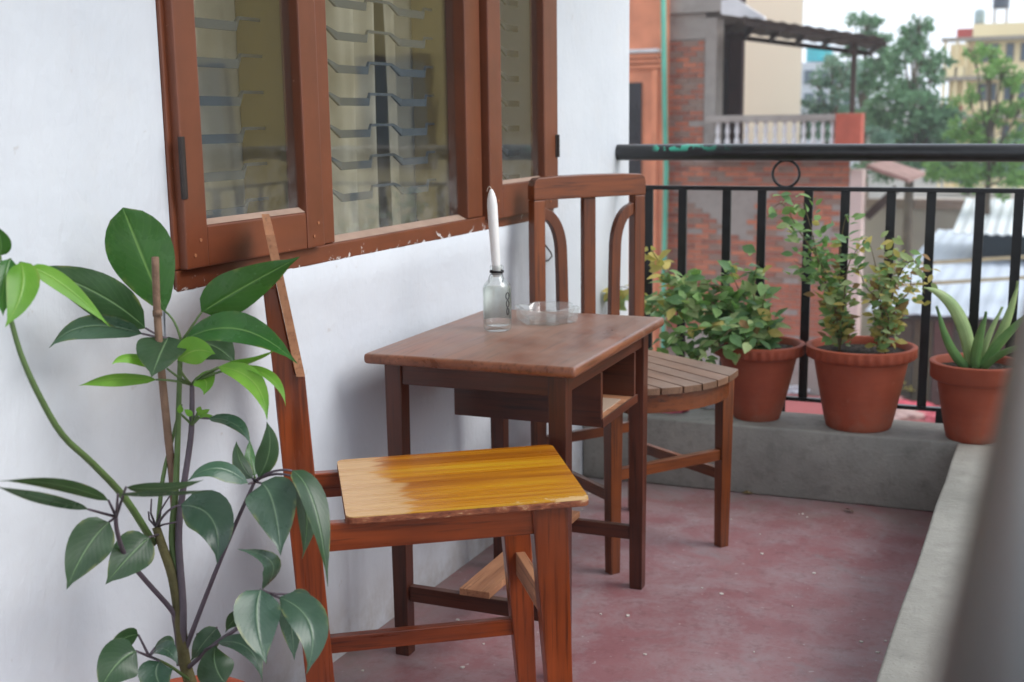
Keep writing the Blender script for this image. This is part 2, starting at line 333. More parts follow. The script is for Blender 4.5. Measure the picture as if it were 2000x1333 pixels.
# ------------------------------------------------------------------ the house: wall, reveal, room
WY0, WY1, WZ0, WZ1 = 1.561, 3.18, .832, 1.78        # window opening
WEND = 3.84
def wall_with_hole():
    m = MB(); xs = (0.0, -.16)
    Y = (-2.2, WY0, WY1, WEND); Z = (-7.2, WZ0, WZ1, 3.1)
    for xi, x in enumerate(xs):
        for i in range(3):
            for j in range(3):
                if i == 1 and j == 1: continue
                q = [(x, Y[i], Z[j]), (x, Y[i+1], Z[j]), (x, Y[i+1], Z[j+1]), (x, Y[i], Z[j+1])]
                m.add(q, [(0,1,2,3)])
    h = [(WY0, WZ0), (WY1, WZ0), (WY1, WZ1), (WY0, WZ1)]
    for i in range(4):
        a, b = h[i], h[(i+1) % 4]; m.add([(0, *a), (0, *b), (-.16, *b), (-.16, *a)], [(0,1,2,3)])
    o = [(Y[0], Z[0]), (Y[3], Z[0]), (Y[3], Z[3]), (Y[0], Z[3])]
    for i in range(4):
        a, b = o[i], o[(i+1) % 4]; m.add([(0, *a), (0, *b), (-.16, *b), (-.16, *a)], [(0,1,2,3)])
    return m
house = thing('house', 'white plastered house wall with the brown window, along the balcony', 'house', (0,0,0))
def finish_wall():
    m = wall_with_hole(); bm = bmesh.new(); vs = [bm.verts.new(v) for v in m.v]
    for f in m.f: bm.faces.new([vs[i] for i in f])
    bmesh.ops.remove_doubles(bm, verts=bm.verts, dist=1e-5); bmesh.ops.recalc_face_normals(bm, faces=bm.faces)
    me = bpy.data.meshes.new('wall'); bm.to_mesh(me); bm.free(); return me
link('wall', finish_wall(), PLASTER, house)
ROOMW = simple('room_wall_paint', C(178,160,104), .8, .08, 3)
def rim_strip():                      # the hand-trowelled plaster lip round the window foot
    m = MB(); n = 90; rnd = random.Random(4); pts = []
    for i in range(n+1):
        y = WY0-.03 + (WY1-WY0+.06)*i/n; h = .012 + .008*mnoise.noise((y*11, 0, 3)) + .008*mnoise.noise((y*47, 2, 3)); d = .0072 + .0014*mnoise.noise((y*13, 5, 0))
        pts.append((y, h, d))
    o = 0
    for y, h, d in pts: m.v += [(0.0003, y, WZ0-.14), (d*.35, y, WZ0-.06), (d, y, WZ0-.008+h*.5), (0.0005, y, WZ0+h*.52)]
    for i in range(n):
        for k in range(3): m.f.append((4*i+k, 4*i+4+k, 4*i+5+k, 4*i+1+k))
    return m
obj('plaster_lip', rim_strip(), PLASTER, house, smooth=True)
room = MB(); room.box(-3.2, -.165, -.5, 3.82, -.02, 0.0); obj('room_floor', room, simple('room_floor_tile', C(120,96,80), .5), house)
m = MB(); m.box(-3.3, -3.2, -.5, 3.82, 0, 2.6); obj('room_wall', m, ROOMW, house)
m = MB(); m.box(-3.2, -.165, 3.70, 3.82, 0, 2.6); obj('room_wall', m, ROOMW, house)
m = MB(); m.box(-3.2, -.165, -.6, -.5, 0, 2.6); obj('room_wall', m, ROOMW, house)
m = MB(); m.box(-3.3, -.165, -.6, 3.82, 2.6, 2.7); obj('room_ceiling', m, ROOMW, house)
m = MB(); m.box(-6, -.165, WEND-.02, WEND, -7.2, 3.1); obj('wall', m, PLASTER, house)
REVEAL = simple('yellow_reveal_paint', C(136,116,62), .6, .1, 5)
for y0, y1 in ((1.962, 2.055), (2.655, 2.74)):
    m = MB(); m.box(-.150, -.046, y0, y1, WZ0+.001, WZ1-.001); obj('window_post', m, REVEAL, house, bevel=.003)

m = MB(); m.box(.001, 1.18, -2.2, WEND, 2.50, 2.64); obj('added_overhang', m, PLASTER, house)  # unseen overhang, added to hold sky light off the balcony
# ------------------------------------------------------------------ balcony floor, ledge, parapet
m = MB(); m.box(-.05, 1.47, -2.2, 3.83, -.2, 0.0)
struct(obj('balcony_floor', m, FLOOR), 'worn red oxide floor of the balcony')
EB = .0486
def wob_slab(name, x0, x1, fy0, fy1, z0, z1, mat, nx=1, ny=1, amp=.004, seed=0):
    # block with slightly uneven trowelled edges
    m = MB(); bm = bmesh.new()
    def P(i, j, k):
        x = x0+(x1-x0)*i/nx; a = fy0(x); b = fy1(x); y = a+(b-a)*j/ny; z = z1 if k else z0
        if k:
            q = (x*5+seed, y*5, seed); e = Vector((mnoise.noise(q), mnoise.noise((q[0]+9, q[1], q[2])), mnoise.noise((q[0], q[1]+9, q[2]))))*amp
            if i in (0, nx): x += e.x
            if j in (0, ny): y += e.y
            z += e.z*.5
        return (x, y, z)
    for k in (0, 1):
        for i in range(nx):
            for j in range(ny): m.add([P(i,j,k), P(i+1,j,k), P(i+1,j+1,k), P(i,j+1,k)], [(0,1,2,3)])
    for i in range(nx):
        for j in (0, ny): m.add([P(i,j,0), P(i+1,j,0), P(i+1,j,1), P(i,j,1)], [(0,1,2,3)])
    for j in range(ny):
        for i in (0, nx): m.add([P(i,j,0), P(i,j+1,0), P(i,j+1,1), P(i,j,1)], [(0,1,2,3)])
    vs = [bm.verts.new(v) for v in m.v]
    for f in m.f: bm.faces.new([vs[i] for i in f])
    bmesh.ops.remove_doubles(bm, verts=bm.verts, dist=1e-5); bmesh.ops.recalc_face_normals(bm, faces=bm.faces)
    bmesh.ops.bevel(bm, geom=[e for e in bm.edges if len(e.link_faces) == 2 and e.calc_face_angle(0) > .8], offset=.007, segments=3, affect='EDGES', profile=.5)
    me = bpy.data.meshes.new(name); bm.to_mesh(me); bm.free()
    for p in me.polygons: p.use_smooth = True
    try: me.set_sharp_from_angle(angle=radians(50))
    except Exception: pass
    return link(name, me, mat)
tag(wob_slab('concrete_ledge', .002, 1.455, lambda x: 3.405+EB*x, lambda x: 3.625+EB*x, .0, .208, CONC, 30, 8, .003, 2), 'grey concrete ledge across the balcony end, carrying the flower pots', 'ledge')
tag(wob_slab('concrete_parapet', 1.094, 1.455, lambda x: -2.2, lambda x: 3.402+EB*x, .0, .208, CONC2, 6, 60, .0028, 5), 'long pale concrete parapet along the open side of the balcony', 'parapet')
# pale bits of paint and grit on the floor
m = MB(); rnd = random.Random(5)
for i in range(46):
    x = rnd.uniform(.05, 1.05); y = rnd.uniform(1.7, 3.38); a = rnd.uniform(0, 6.28); r = rnd.uniform(.002, .006)
    ring = [(x+r*rnd.uniform(.6, 1.2)*cos(a+k*1.257), y+r*rnd.uniform(.6, 1.2)*sin(a+k*1.257)) for k in range(5)]
    m.prism(ring, .0005, .0022, lambda u, v, h: (u, v, h))
tag(obj('paint_flakes', m, simple('flake_paint', C(205,198,190), .8)), 'pale flakes of paint and grit scattered over the red floor', 'flakes', kind='stuff')
# leaf litter at the foot of the ledge
for i, (px, py) in enumerate(((1462, 966), (1660, 1001))):
    p = onz(px, py, 0); m = MB()
    m.add([(-.02,0,.004), (0,.008,.012), (.022,.002,.003), (0,-.008,.003), (0,0,.006)], [(0,4,1),(1,4,2),(2,4,3),(3,4,0)])
    o = obj('dry_leaf', m, simple('dry_leaf_brown', C(104,86,56), .8)); o.location = (p.x, p.y, 0.001); o.rotation_euler = (0, 0, i*1.9+.4)
    tag(o, ['curled dry leaf lying below the ledge near the chair leg', 'dark dry leaf scrap on the floor towards the parapet corner'][i], 'leaf')

# ------------------------------------------------------------------ the window
win = thing('casement_window', 'brown painted three-part timber window with curtains behind its panes', 'window', (0,0,0))
def wbox(name, x0, x1, y0, y1, z0, z1, ax, par, mat=None, bevel=.0035):
    m = MB(); m.box(x0, x1, y0, y1, z0, z1); return obj(name, m, mat or PAINT[ax], par, bevel=bevel)
fr = wbox('frame_rail', -.045, .006, WY0+.002, WY1-.002, WZ0+.001, WZ0+.036, 'Y', win)
wbox('frame_rail', -.045, .006, WY0+.002, WY1-.002, WZ1-.04, WZ1-.001, 'Y', win)
wbox('frame_jamb', -.045, .0055, WY0+.001, 1.600, WZ0+.037, WZ1-.041, 'Z', win)
wbox('frame_jamb', -.045, .0055, 3.13, WY1-.001, WZ0+.037, WZ1-.041, 'Z', win)
wbox('mullion', -.045, .0065, 1.974, 2.040, WZ0+.037, WZ1-.041, 'Z', win)
wbox('mullion', -.045, .0065, 2.633, 2.715, WZ0+.037, WZ1-.041, 'Z', win)
def sash(y0, y1, g0, g1, z0, gz0, side):
    s = wbox('sash_stile', -.02, .022, y0, g0, z0, 1.735, 'Z', win)
    s2 = wbox('sash_stile', -.02, .022, g1, y1, z0, 1.735, 'Z', win)
    b = wbox('sash_rail', -.019, .0212, g0+.0005, g1-.0005, z0, gz0, 'Y', win); wbox('sash_rail', -.019, .0212, g0+.0005, g1-.0005, 1.67, 1.735, 'Y', win)
    # bevelled putty bead along the bottom of the pane
    m = MB(); m.hexa([(.0045, g0, gz0+.0004), (.0185, g0, gz0+.0004), (.0185, g1, gz0+.0004), (.0045, g1, gz0+.0004)], [(.0045, g0, gz0+.009), (.0075, g0, gz0+.007), (.0075, g1, gz0+.007), (.0045, g1, gz0+.009)]); obj('putty_bead', m, PUTTY, win)
    m = MB(); m.box(.0005, .0035, g0-.004, g1+.004, gz0-.004, 1.674); obj('pane', m, PANE, win)
    # dowel heads at the corner joints
    for st, yy in ((s, (y0+g0)/2), (s2, (y1+g1)/2)):
        for k in range(2):
            m = MB(); cz = z0+.022+.024*k; yk = yy + (.008 if k else -.008)
            m.tube([(.0215, yk, cz), (.0236, yk, cz)], .0032, 8); obj('dowel_head', m, simple('dowel_paint_%d' % random.randint(0, 10**6), C(160,104,72), .5), st)
    return s, s2
sa, sb = sash(1.5725, 1.980, 1.629, 1.922, .869, .938, 0)
sc_, sd = sash(2.728, 3.172, 2.802, 3.076, .858, .943, 1)
for st, y, z0, z1 in ((sa, 1.570, .985, 1.085), (sa, 1.570, 1.45, 1.55), (sd, 3.163, 1.00, 1.062)):
    m = MB(); m.tube([(.0255, y, z0), (.0255, y, z1)], .0048, 10); m.box(.0222, .0245, y, y+(.012 if st is sa else -.012), z0, z1); obj('hinge', m, DARKMETAL, st, bevel=.0008)
# fixed middle pane
m = MB(); m.box(-.024, -.021, 2.036, 2.637, WZ0+.033, WZ1-.038); obj('pane', m, PANE, win)
m = MB(); m.hexa([(-.0205, 2.0405, WZ0+.0364), (.002, 2.0405, WZ0+.0364), (.002, 2.6325, WZ0+.0364), (-.0205, 2.6325, WZ0+.0364)], [(-.0205, 2.0405, WZ0+.047), (-.012, 2.0405, WZ0+.043), (-.012, 2.6325, WZ0+.043), (-.0205, 2.6325, WZ0+.047)]); obj('putty_bead', m, PUTTY, win)
# bent security bars behind the glass
BARM = simple('pale_bar_paint', C(74,80,84), .5, .1, 12)
def grille(y0, y1, z, ph):
    pts = []; P = .262; y = y0
    seq = [(0, -1), (.118, -1), (.142, 1), (.238, 1), (.262, -1)]
    ys = []
    k = math.floor((y0-ph)/P)
    prof = []
    while ph+k*P < y1+P:
        for a, s in seq[:-1]: prof.append((ph+k*P+a, s))
        k += 1
    prof = [(min(max(a, y0), y1), s) for a, s in prof if y0-P*.5 < a < y1+P*.5]
    top = []; bot = []
    for a, s in prof:
        if s < 0: top.append((a, z-.004)); bot.append((a, z-.021))
        else: top.append((a, z+.008)); bot.append((a, z+.002))
    mb = MB(); n = len(top)
    for i in range(n-1):
        (a0, t0), (a1, t1) = top[i], top[i+1]; b0, b1 = bot[i][1], bot[i+1][1]
        if a1-a0 < 1e-4: continue
        x0 = -.088 + (.004 if t0 < z else -.006); x1 = -.088 + (.004 if t1 < z else -.006)
        mb.hexa([(x0-.003, a0, b0), (x0+.003, a0, b0), (x1+.003, a1, b1), (x1-.003, a1, b1)], [(x0-.003, a0, t0), (x0+.003, a0, t0), (x1+.003, a1, t1), (x1-.003, a1, t1)])
    obj('security_bar', mb, BARM, win)
for k in range(-1, 9):
    z = .955+.0675*k
    if z < WZ0+.06 or z > WZ1-.06: continue
    grille(1.60, 1.961, z, 1.755); grille(2.056, 2.654, z+.002, 2.215); grille(2.741, 3.139, z+.003, 2.80)
# curtains
CURT = cloth('cream_curtain', C(170,160,138), C(214,206,186), .2)
def curtain(y0, y1, x, seed, amp, label):
    m = MB(); n = int((y1-y0)/.006); nz = 14
    for j in range(nz+1):
        z = .76+(1.86-.76)*j/nz
        for i in range(n+1):
            y = y0+(y1-y0)*i/n
            a = sin(y*58+seed+.9*sin(y*17+seed))*amp*1.35 + .35*amp*sin(y*155+seed*2+z*2) + .004*mnoise.noise((y*9, z*2.2, seed))
            m.v.append((x+a, y+.004*sin(z*4+seed), z))
    for j in range(nz):
        for i in range(n): m.f.append((j*(n+1)+i, j*(n+1)+i+1, (j+1)*(n+1)+i+1, (j+1)*(n+1)+i))
    o = obj('curtain', m, CURT, smooth=True); sm = o.modifiers.new('t', 'SOLIDIFY'); sm.thickness = .0015; sm.offset = 0
    tag(o, label, 'curtain')
curtain(1.50, 2.16, -.172, 1.0, .014, 'cream curtain hanging in folds behind the left casement')
curtain(2.20, 2.50, -.178, 2.3, .016, 'cream curtain behind the left half of the fixed middle pane')
curtain(2.545, 3.02, -.174, 4.1, .015, 'cream curtain behind the right half of the fixed middle pane')
curtain(3.30, 3.56, -.198, 5.5, .012, 'cream curtain behind the right-hand casement')
# old electric wire end hanging under the window
m = MB(); P = [onx(1050, 438, .012), onx(1056, 458, .014), onx(1064, 478, .015), onx(1076, 494, .015), onx(1078, 501, .014), onx(1071, 509, .013), onx(1060, 512, .011)]
P[0].x = .002; P[0].z += .01; m.tube(P, .0023, 6); tag(obj('bent_wire', m, DARKMETAL, smooth=True), 'thin bent wire end sticking out of the white wall below the window', 'wire')
# ------------------------------------------------------------------ railings
RY, RA = 3.73, radians(1.5)
er = thing('end_railing', 'black iron railing with a ring under its round handrail, behind the pots', 'railing', (0, RY, 0), RA)
m = MB(); m.tube([(0.001, 0, .9965), (.4, 0, .9962), (.9, 0, .994), (1.318, 0, .992)], .0258, 20); obj('handrail', m, RAIL, er, smooth=True, angle=radians(60))
m = MB(); m.box(.001, 1.318, -.011, .011, .8785, .8920); obj('upper_rail', m, IRON, er, bevel=.001)
m = MB(); m.box(.02, 1.318, -.010, .010, .2225, .2345); obj('lower_rail', m, IRON, er, bevel=.001)
BX = (.106, .217, .359, .469, .611, .720, .853, .966, 1.100, 1.204, 1.30)
for x in BX:
    m = MB(); m.box(x-.0135, x+.0135, -.0058, .0058, .2347, .8783); obj('bar', m, IRON, er, bevel=.0012)
for x in (.14, .545, 1.02, 1.29):
    m = MB(); m.box(x-.012, x+.012, -.006, .006, -.001, .2223); obj('foot', m, IRON, er)
def ring_mesh(c, ax, R=.0405, r=.0042):
    m = MB(); n = 36; pts = []
    for k in range(n+1):
        t = 2*pi*k/n; pts.append((c[0]+R*cos(t)*ax[0], c[1]+R*cos(t)*ax[1], c[2]+R*sin(t)))
    m.tube(pts, r, 8, cap=False); return m
for x in (.54, 1.26): obj('ring', ring_mesh((x, 0, .9305), (1, 0)), IRON, er, smooth=True)
SX = 1.332
sr = thing('side_railing', 'black iron railing on the parapet, its blurred handrail close to the camera', 'railing', (SX, 0, 0))
m = MB(); m.tube([(0, y, .9965) for y in (-2.1, -1, 0, 1, 2, 3, 3.789)], .0245, 28); obj('handrail', m, RAIL, sr, smooth=True, angle=radians(60))
m = MB(); m.box(-.01, .01, -2.1, 3.755, .8785, .8905); obj('upper_rail', m, IRON, sr, bevel=.001)
m = MB(); m.box(-.01, .01, -2.1, 3.755, .2225, .2345); obj('lower_rail', m, IRON, sr, bevel=.001)
me = None; y = 3.62
while y > -2.0:
    if me is None:
        mm = MB(); mm.box(-.0058, .0058, -.0135, .0135, .2347, .8783); me = mm.mesh('bar', .0012)
    o = link('bar', me, IRON, sr); o.location = (0, y, 0); y -= .124
for y in (3.2, 2.0, .8, -.4): m = MB(); m.box(-.006, .006, y-.012, y+.012, .207, .2223); obj('foot', m, IRON, sr)
for y in (3.1, 1.9, .7, -.5): obj('ring', ring_mesh((0, y, .9305), (0, 1)), IRON, sr, smooth=True)

# ------------------------------------------------------------------ near chair
def rrect(poly, r, n=5):
    out = []; N = len(poly)
    for i in range(N):
        p = Vector(poly[i]); a = (Vector(poly[i-1])-p).normalized(); b = (Vector(poly[(i+1) % N])-p).normalized()
        c = p+(a+b)*r
        s = p+a*r; e = p+b*r
        for k in range(n+1):
            t = k/n; q = s*(1-t)**2 + p*2*t*(1-t) + e*t*t; out.append((q.x, q.y))
    return out
ch = thing('wooden_chair', 'orange-brown wooden chair with a worn yellow laminate seat, nearest the camera', 'chair', (.398, 1.789, 0), radians(36.757))
sp = rrect([(-.205,-.167), (.190,-.171), (.212,.171), (-.195,.167)], .016)
def lam_mat():
    t = NT('yellow_laminate'); v = t.coord(); x, y, z = t.sep(v)
    v1 = t.coord(scale=(1.1, 22, 1)); g = t.noise(v1, 1.0, 6, .62, .5); v2 = t.coord(scale=(2.5, 90, 1)); g2 = t.noise(v2, 1.0, 4, .6)
    col = t.ramp(g, [(.28, C(118,62,10)), (.42, C(160,94,16)), (.56, C(188,124,22)), (.74, C(206,162,38))])
    col = t.mix(t.math('MULTIPLY', t.fr(g2, .55, .75), .4), col, C(140,80,18))
    rag = t.math('MULTIPLY', t.math('SUBTRACT', g, .5), .16); rag2 = t.math('MULTIPLY', t.math('SUBTRACT', g2, .5), .06)
    e = t.math('ADD', t.math('ADD', x, rag), t.math('ADD', rag2, t.math('MULTIPLY', y, .16)))
    wornf = t.ramp(t.math('ADD', e, .2), [(.080, (1,1,1,1)), (.094, (0,0,0,1))])     # sun-bleached, worn strip at the back
    col = t.mix(t.math('MULTIPLY', wornf, .85), col, t.ramp(g2, [(.3, C(190,146,92)), (.7, C(216,180,128))]))
    chip = t.noise(v, 26, 6, .7); ed = t.ramp(t.math('ADD', y, .172), [(.012, (1,1,1,1)), (.03, (0,0,0,1))]); fx = t.fr(x, .02, .17)
    col = t.mix(t.fr(t.math('ADD', t.math('MULTIPLY', t.math('MULTIPLY', ed, fx), .3), chip), .68, .70), col, C(214,176,120))
    t.base(col); t.rough(t.math('ADD', t.math('MULTIPLY', g2, .25), .16)); t.bump(g2, .06, .002); return t.m
def chipped_edge():
    t = NT('chipped_board_edge'); v = t.coord(scale=(30, 30, 60)); a = t.noise(v, 1.4, 6, .7)
    t.base(t.ramp(a, [(.40, C(104,50,28)), (.56, C(140,78,48)), (.68, C(196,156,116))])); t.rough(.7); t.bump(a, .6, .004); return t.m
m = MB(); m.prism(sp, .4845, .4955, lambda u, v, h: (u, v, h)); seat = obj('seat', m, chipped_edge(), ch, bevel=.002)
m = MB(); m.prism(sp, .4956, .4972, lambda u, v, h: (u*.997, v*.997, h)); obj('laminate', m, lam_mat(), seat)
def prof_leg(name, prof, y0, y1, mat, par, bevel=.003):     # prof: (z, xa, xb)
    m = MB(); o = 0
    for z, xa, xb in prof: m.v += [(xa, y0, z), (xb, y0, z), (xb, y1, z), (xa, y1, z)]
    for i in range(len(prof)-1):
        b = 4*i
        for k in range(4): k2 = (k+1) % 4; m.f.append((b+k, b+k2, b+4+k2, b+4+k))
    m.f.append((3,2,1,0)); b = 4*(len(prof)-1); m.f.append((b, b+1, b+2, b+3))
    return obj(name, m, mat, par, bevel=bevel)
for s in (-1, 1):
    y0, y1 = sorted((s*.124, s*.158))
    prof_leg('front_leg', [(0, .134, .167), (.17, .120, .163), (.484, .095, .156)], y0, y1, TEAK['Z'], ch)
    prof_leg('rear_leg', [(0, -.264, -.224), (.218, -.277, -.232), (.45, -.290, -.244), (.589, -.298, -.250), (.7255, -.304, -.2575), (.7265, -.304, -.2715), (.80, -.310, -.2837), (.862, -.314, -.2938)], y0, y1, TEAK['Z'], ch)
    ya, yb = sorted((s*.132, s*.152))
    m = MB(); m.box(-.246, .099, ya, yb, .438, .484); obj('side_rail', m, TEAK['X'], ch, bevel=.002)
m = MB(); m.box(.112, .134, -.124, .124, .440, .484); obj('front_rail', m, TEAK['Y'], ch, bevel=.002)
m = MB(); m.box(-.282, -.262, -.124, .124, .440, .484); obj('back_rail', m, TEAK['Y'], ch, bevel=.002)
m = MB(); m.box(-.232, .124, .133, .151, .137, .169); obj('stretcher', m, TEAK['X'], ch, bevel=.002)
m = MB(); m.box(.128, .146, -.124, .124, .262, .306); obj('stretcher', m, RAW['Y'], ch, bevel=.002)
m = MB(); m.box(-.268, -.248, -.124, .124, .150, .185); obj('stretcher', m, TEAK['Y'], ch, bevel=.002)
bd = MB(); n = 12
def bx_(z): return -.2708 - (z-.727)*.163
zz = [.727+.225*k/8 for k in range(9)]
for i in range(n+1):
    y = -.174+.348*i/n
    for k, z in enumerate(zz):
        z2 = z if k < 8 else z+.003*mnoise.noise((y*30, 0, 0)) - .05*abs(y/.174)**6*.2
        bd.v += [(bx_(z2), y, z2), (bx_(z2)+.013, y, z2)]
W_ = 18
for i in range(n):
    for k in range(8):
        a = i*W_+2*k; b = a+W_
        bd.f += [(a, a+2, b+2, b), (a+1, b+1, b+3, a+3)]
    a = i*W_; b = a+W_; bd.f += [(a, b, b+1, a+1), (a+16, a+17, b+17, b+16)]
for i in (0, n):
    for k in range(8): a = i*W_+2*k; bd.f.append((a, a+1, a+3, a+2))
mesh = bd.mesh('back_panel'); mesh.materials.append(TEAK['Y']); mesh.materials.append(RAW['Y'])
for p in mesh.polygons: p.material_index = 1 if (abs(p.normal.y) > .7 or p.normal.z > .7) else 0
link('back_panel', mesh, None, ch)

# ------------------------------------------------------------------ table
tb = thing('side_table', 'small brown wooden table with an open drawer box, standing against the wall', 'table', (.067, 2.029, 0), radians(1.94))
m = MB(); m.box(0, .45, 0, .62, .6285, .65); obj('table_top', m, TOPW, tb, bevel=.0095, seg=4, smooth=True, angle=radians(40))
LX = ((.031, .068), (.383, .420)); LY = ((.031, .068), (.552, .589))
for xa, xb in LX:
    for ya, yb in LY:
        m = MB(); m.hexa([(xa+.003, ya+.003, 0), (xb-.003, ya+.003, 0), (xb-.003, yb-.003, 0), (xa+.003, yb-.003, 0)], [(xa, ya, .628), (xb, ya, .628), (xb, yb, .628), (xa, yb, .628)]); obj('leg', m, DARKT['Z'], tb, bevel=.002)
for ya, yb in ((.036, .054), (.566, .584)):
    m = MB(); m.box(.0685, .3825, ya, yb, .584, .628); obj('apron', m, DARKT['X'], tb, bevel=.0015)
for xa, xb in ((.036, .054), (.397, .415)):
    m = MB(); m.box(xa, xb, .0685, .5515, .588, .628); obj('apron', m, DARKT['Y'], tb, bevel=.0015)
dr = MB(); dr.box(.082, .4165, .2645, .4875, .475, .487); bxo = obj('drawer_box', dr, RAW['X'], tb, bevel=.001)
for ya, yb in ((.252, .264), (.488, .500)):
    m = MB(); m.box(.080, .4165, ya, yb, .472, .5875); obj('side_panel', m, DARKT['X'], bxo, bevel=.001)
m = MB(); m.box(.080, .0815, .2645, .4875, .474, .586); obj('back_panel', m, DARKT['Y'], bxo)
m = MB(); m.box(.4168, .4215, .252, .500, .4715, .490); obj('front_lip', m, DARKT['Y'], bxo, bevel=.001)
m = MB(); m.box(.30, .40, .30, .44, .4875, .4905); obj('drawer_dust', m, simple('drawer_paper', C(176,152,132), .9), bxo)
for ya, yb in ((.041, .058), (.562, .579)):
    m = MB(); m.box(.0675, .3835, ya, yb, .120, .153); obj('stretcher', m, DARKT['X'], tb, bevel=.0015)
m = MB(); m.box(.185, .252, .036, .585, .1535, .168); obj('foot_board', m, RAW['Y'], tb, bevel=.0015)
TBM = Matrix.Translation((.067, 2.029, 0)) @ Matrix.Rotation(radians(1.94), 4, 'Z')

# ------------------------------------------------------------------ bottle, candle, ashtray
p = TBM @ Vector((.150, .335, .6502))
bt = thing('glass_bottle', 'small clear glass bottle with black neck band, serving as candle holder', 'bottle', p)
outer = [(.0, .0), (.026, 0), (.0295, .003), (.031, .008), (.031, .092), (.0285, .101), (.021, .110), (.0145, .117), (.0125, .123), (.0125, .133), (.0148, .1345), (.0148, .141), (.0125, .143)]
inner = [(.0105, .143), (.0105, .122), (.0125, .115), (.019, .107), (.026, .099), (.0285, .091), (.0285, .014), (.025, .011), (0, .013)]
m = MB(); m.lathe(outer+inner, 40, closed=False); bo = obj('body', m, GLASS, bt, smooth=True)
m = MB(); m.lathe([(.0130, .127), (.0156, .127), (.0156, .132), (.0130, .132), (.0130, .127)], 28, closed=False); obj('neck_band', m, simple('black_band', C(28,26,30), .5), bt, smooth=True)
m = MB(); pts = [(.0128*cos(t_), .0128*sin(t_)*1.0, .124) for t_ in [2*pi*k/20 for k in range(21)]]; m.tube(pts, .0009, 5, cap=False)
for s_ in (-1, 1): m.tube([(s_*.0135, 0, .125), (s_*.0175, -.004, .115), (s_*.015, -.008, .104)], .0009, 5)
obj('wire_clasp', m, simple('wire_steel', C(120,120,124), .4, .1, 20, metal=.8), bt, smooth=True)
m = MB(); n = 22
for i in range(n+1):
    aa = radians(40+150*i/n); m.v += [(.0313*cos(aa), .0313*sin(aa), .022), (.0313*cos(aa), .0313*sin(aa), .094), (.0319*cos(aa), .0319*sin(aa), .022), (.0319*cos(aa), .0319*sin(aa), .094)]
for i in range(n): q_ = 4*i; m.f += [(q_, q_+4, q_+5, q_+1), (q_+2, q_+3, q_+7, q_+6), (q_+1, q_+5, q_+7, q_+3), (q_, q_+2, q_+6, q_+4)]
obj('paper_label', m, simple('white_label_paper', C(240,242,240), .7, .03, 40), bo, smooth=True)
# dark printed emblem on the side of the bottle
m = MB(); a0 = radians(-18)
for k in range(3):
    zc = .078-.017*k; n = 14; pts = []
    for i in range(n+1):
        t = 2*pi*i/n; aa = a0+.17*cos(t)*(1-.2*k); pts.append((.0313*cos(aa), .0313*sin(aa), zc+.0075*sin(t)))
    m.tube(pts, .0011, 5, cap=False)
obj('emblem', m, simple('emblem_print', C(52,50,54), .6), bo)
cn = thing('candle', 'tall white taper candle stuck in the bottle neck', 'candle', p+Vector((0, 0, .118)))
cn.rotation_euler = (radians(1.0), radians(-2.6), 0)
WAX = NT('white_wax'); WAX.base((.80, .79, .77, 1)); WAX.rough(.42); WAX.p.inputs['Subsurface Weight'].default_value = .35; WAX.p.inputs['Subsurface Radius'].default_value = (.01, .009, .008); WAX.p.inputs['Subsurface Scale'].default_value = .5
_wv = WAX.coord(scale=(1, 1, .3)); WAX.bump(WAX.noise(_wv, 120, 4), .25, .003); WAX = WAX.m
m = MB(); m.lathe([(.0080, 0), (.0090, .004), (.0092, .03), (.0098, .034), (.0108, .10), (.0112, .155), (.0098, .170), (.0066, .182), (.0025, .190), (.0004, .191)], 24); obj('wax', m, WAX, cn, smooth=True)
m = MB(); m.tube([(0, 0, .189), (-.001, 0, .194), (-.004, 0, .196), (-.0085, .001, .192), (-.011, .001, .185)], .0012, 6); obj('wick', m, simple('pale_wick', C(196,178,160), .8), cn, smooth=True)
p2 = TBM @ Vector((.212, .476, .6502))
at_ = thing('glass_ashtray', 'hexagonal clear glass ashtray with notched rim on the table', 'ashtray', p2, radians(8))
def hexloop(r, z, n=6, sub=4, sag=.0, ph=0):
    out = []
    for k in range(n):
        a = Vector((cos(ph+2*pi*k/n), sin(ph+2*pi*k/n))); b = Vector((cos(ph+2*pi*(k+1)/n), sin(ph+2*pi*(k+1)/n)))
        for j in range(sub):
            q = (a*(1-j/sub)+b*(j/sub))*r; zz = z - (sag if j == sub//2 and k % 2 == 0 else 0); out.append((q.x, q.y, zz))
    return out
loops = [hexloop(.066, 0), hexloop(.070, .003), hexloop(.077, .034, sag=.005), hexloop(.0755, .0365, sag=.006), hexloop(.068, .0362, sag=.006), hexloop(.058, .013), hexloop(.054, .0105), hexloop(.002, .010)]
m = MB(); N = len(loops[0])
for L in loops: m.v += L
for i in range(len(loops)-1):
    for k in range(N): m.f.append((i*N+k, i*N+(k+1) % N, (i+1)*N+(k+1) % N, (i+1)*N+k))
m.f.append(tuple(range(N))[::-1]); m.f.append(tuple((len(loops)-1)*N+k for k in range(N)))
obj('dish', m, GLASS2, at_, bevel=.0008)

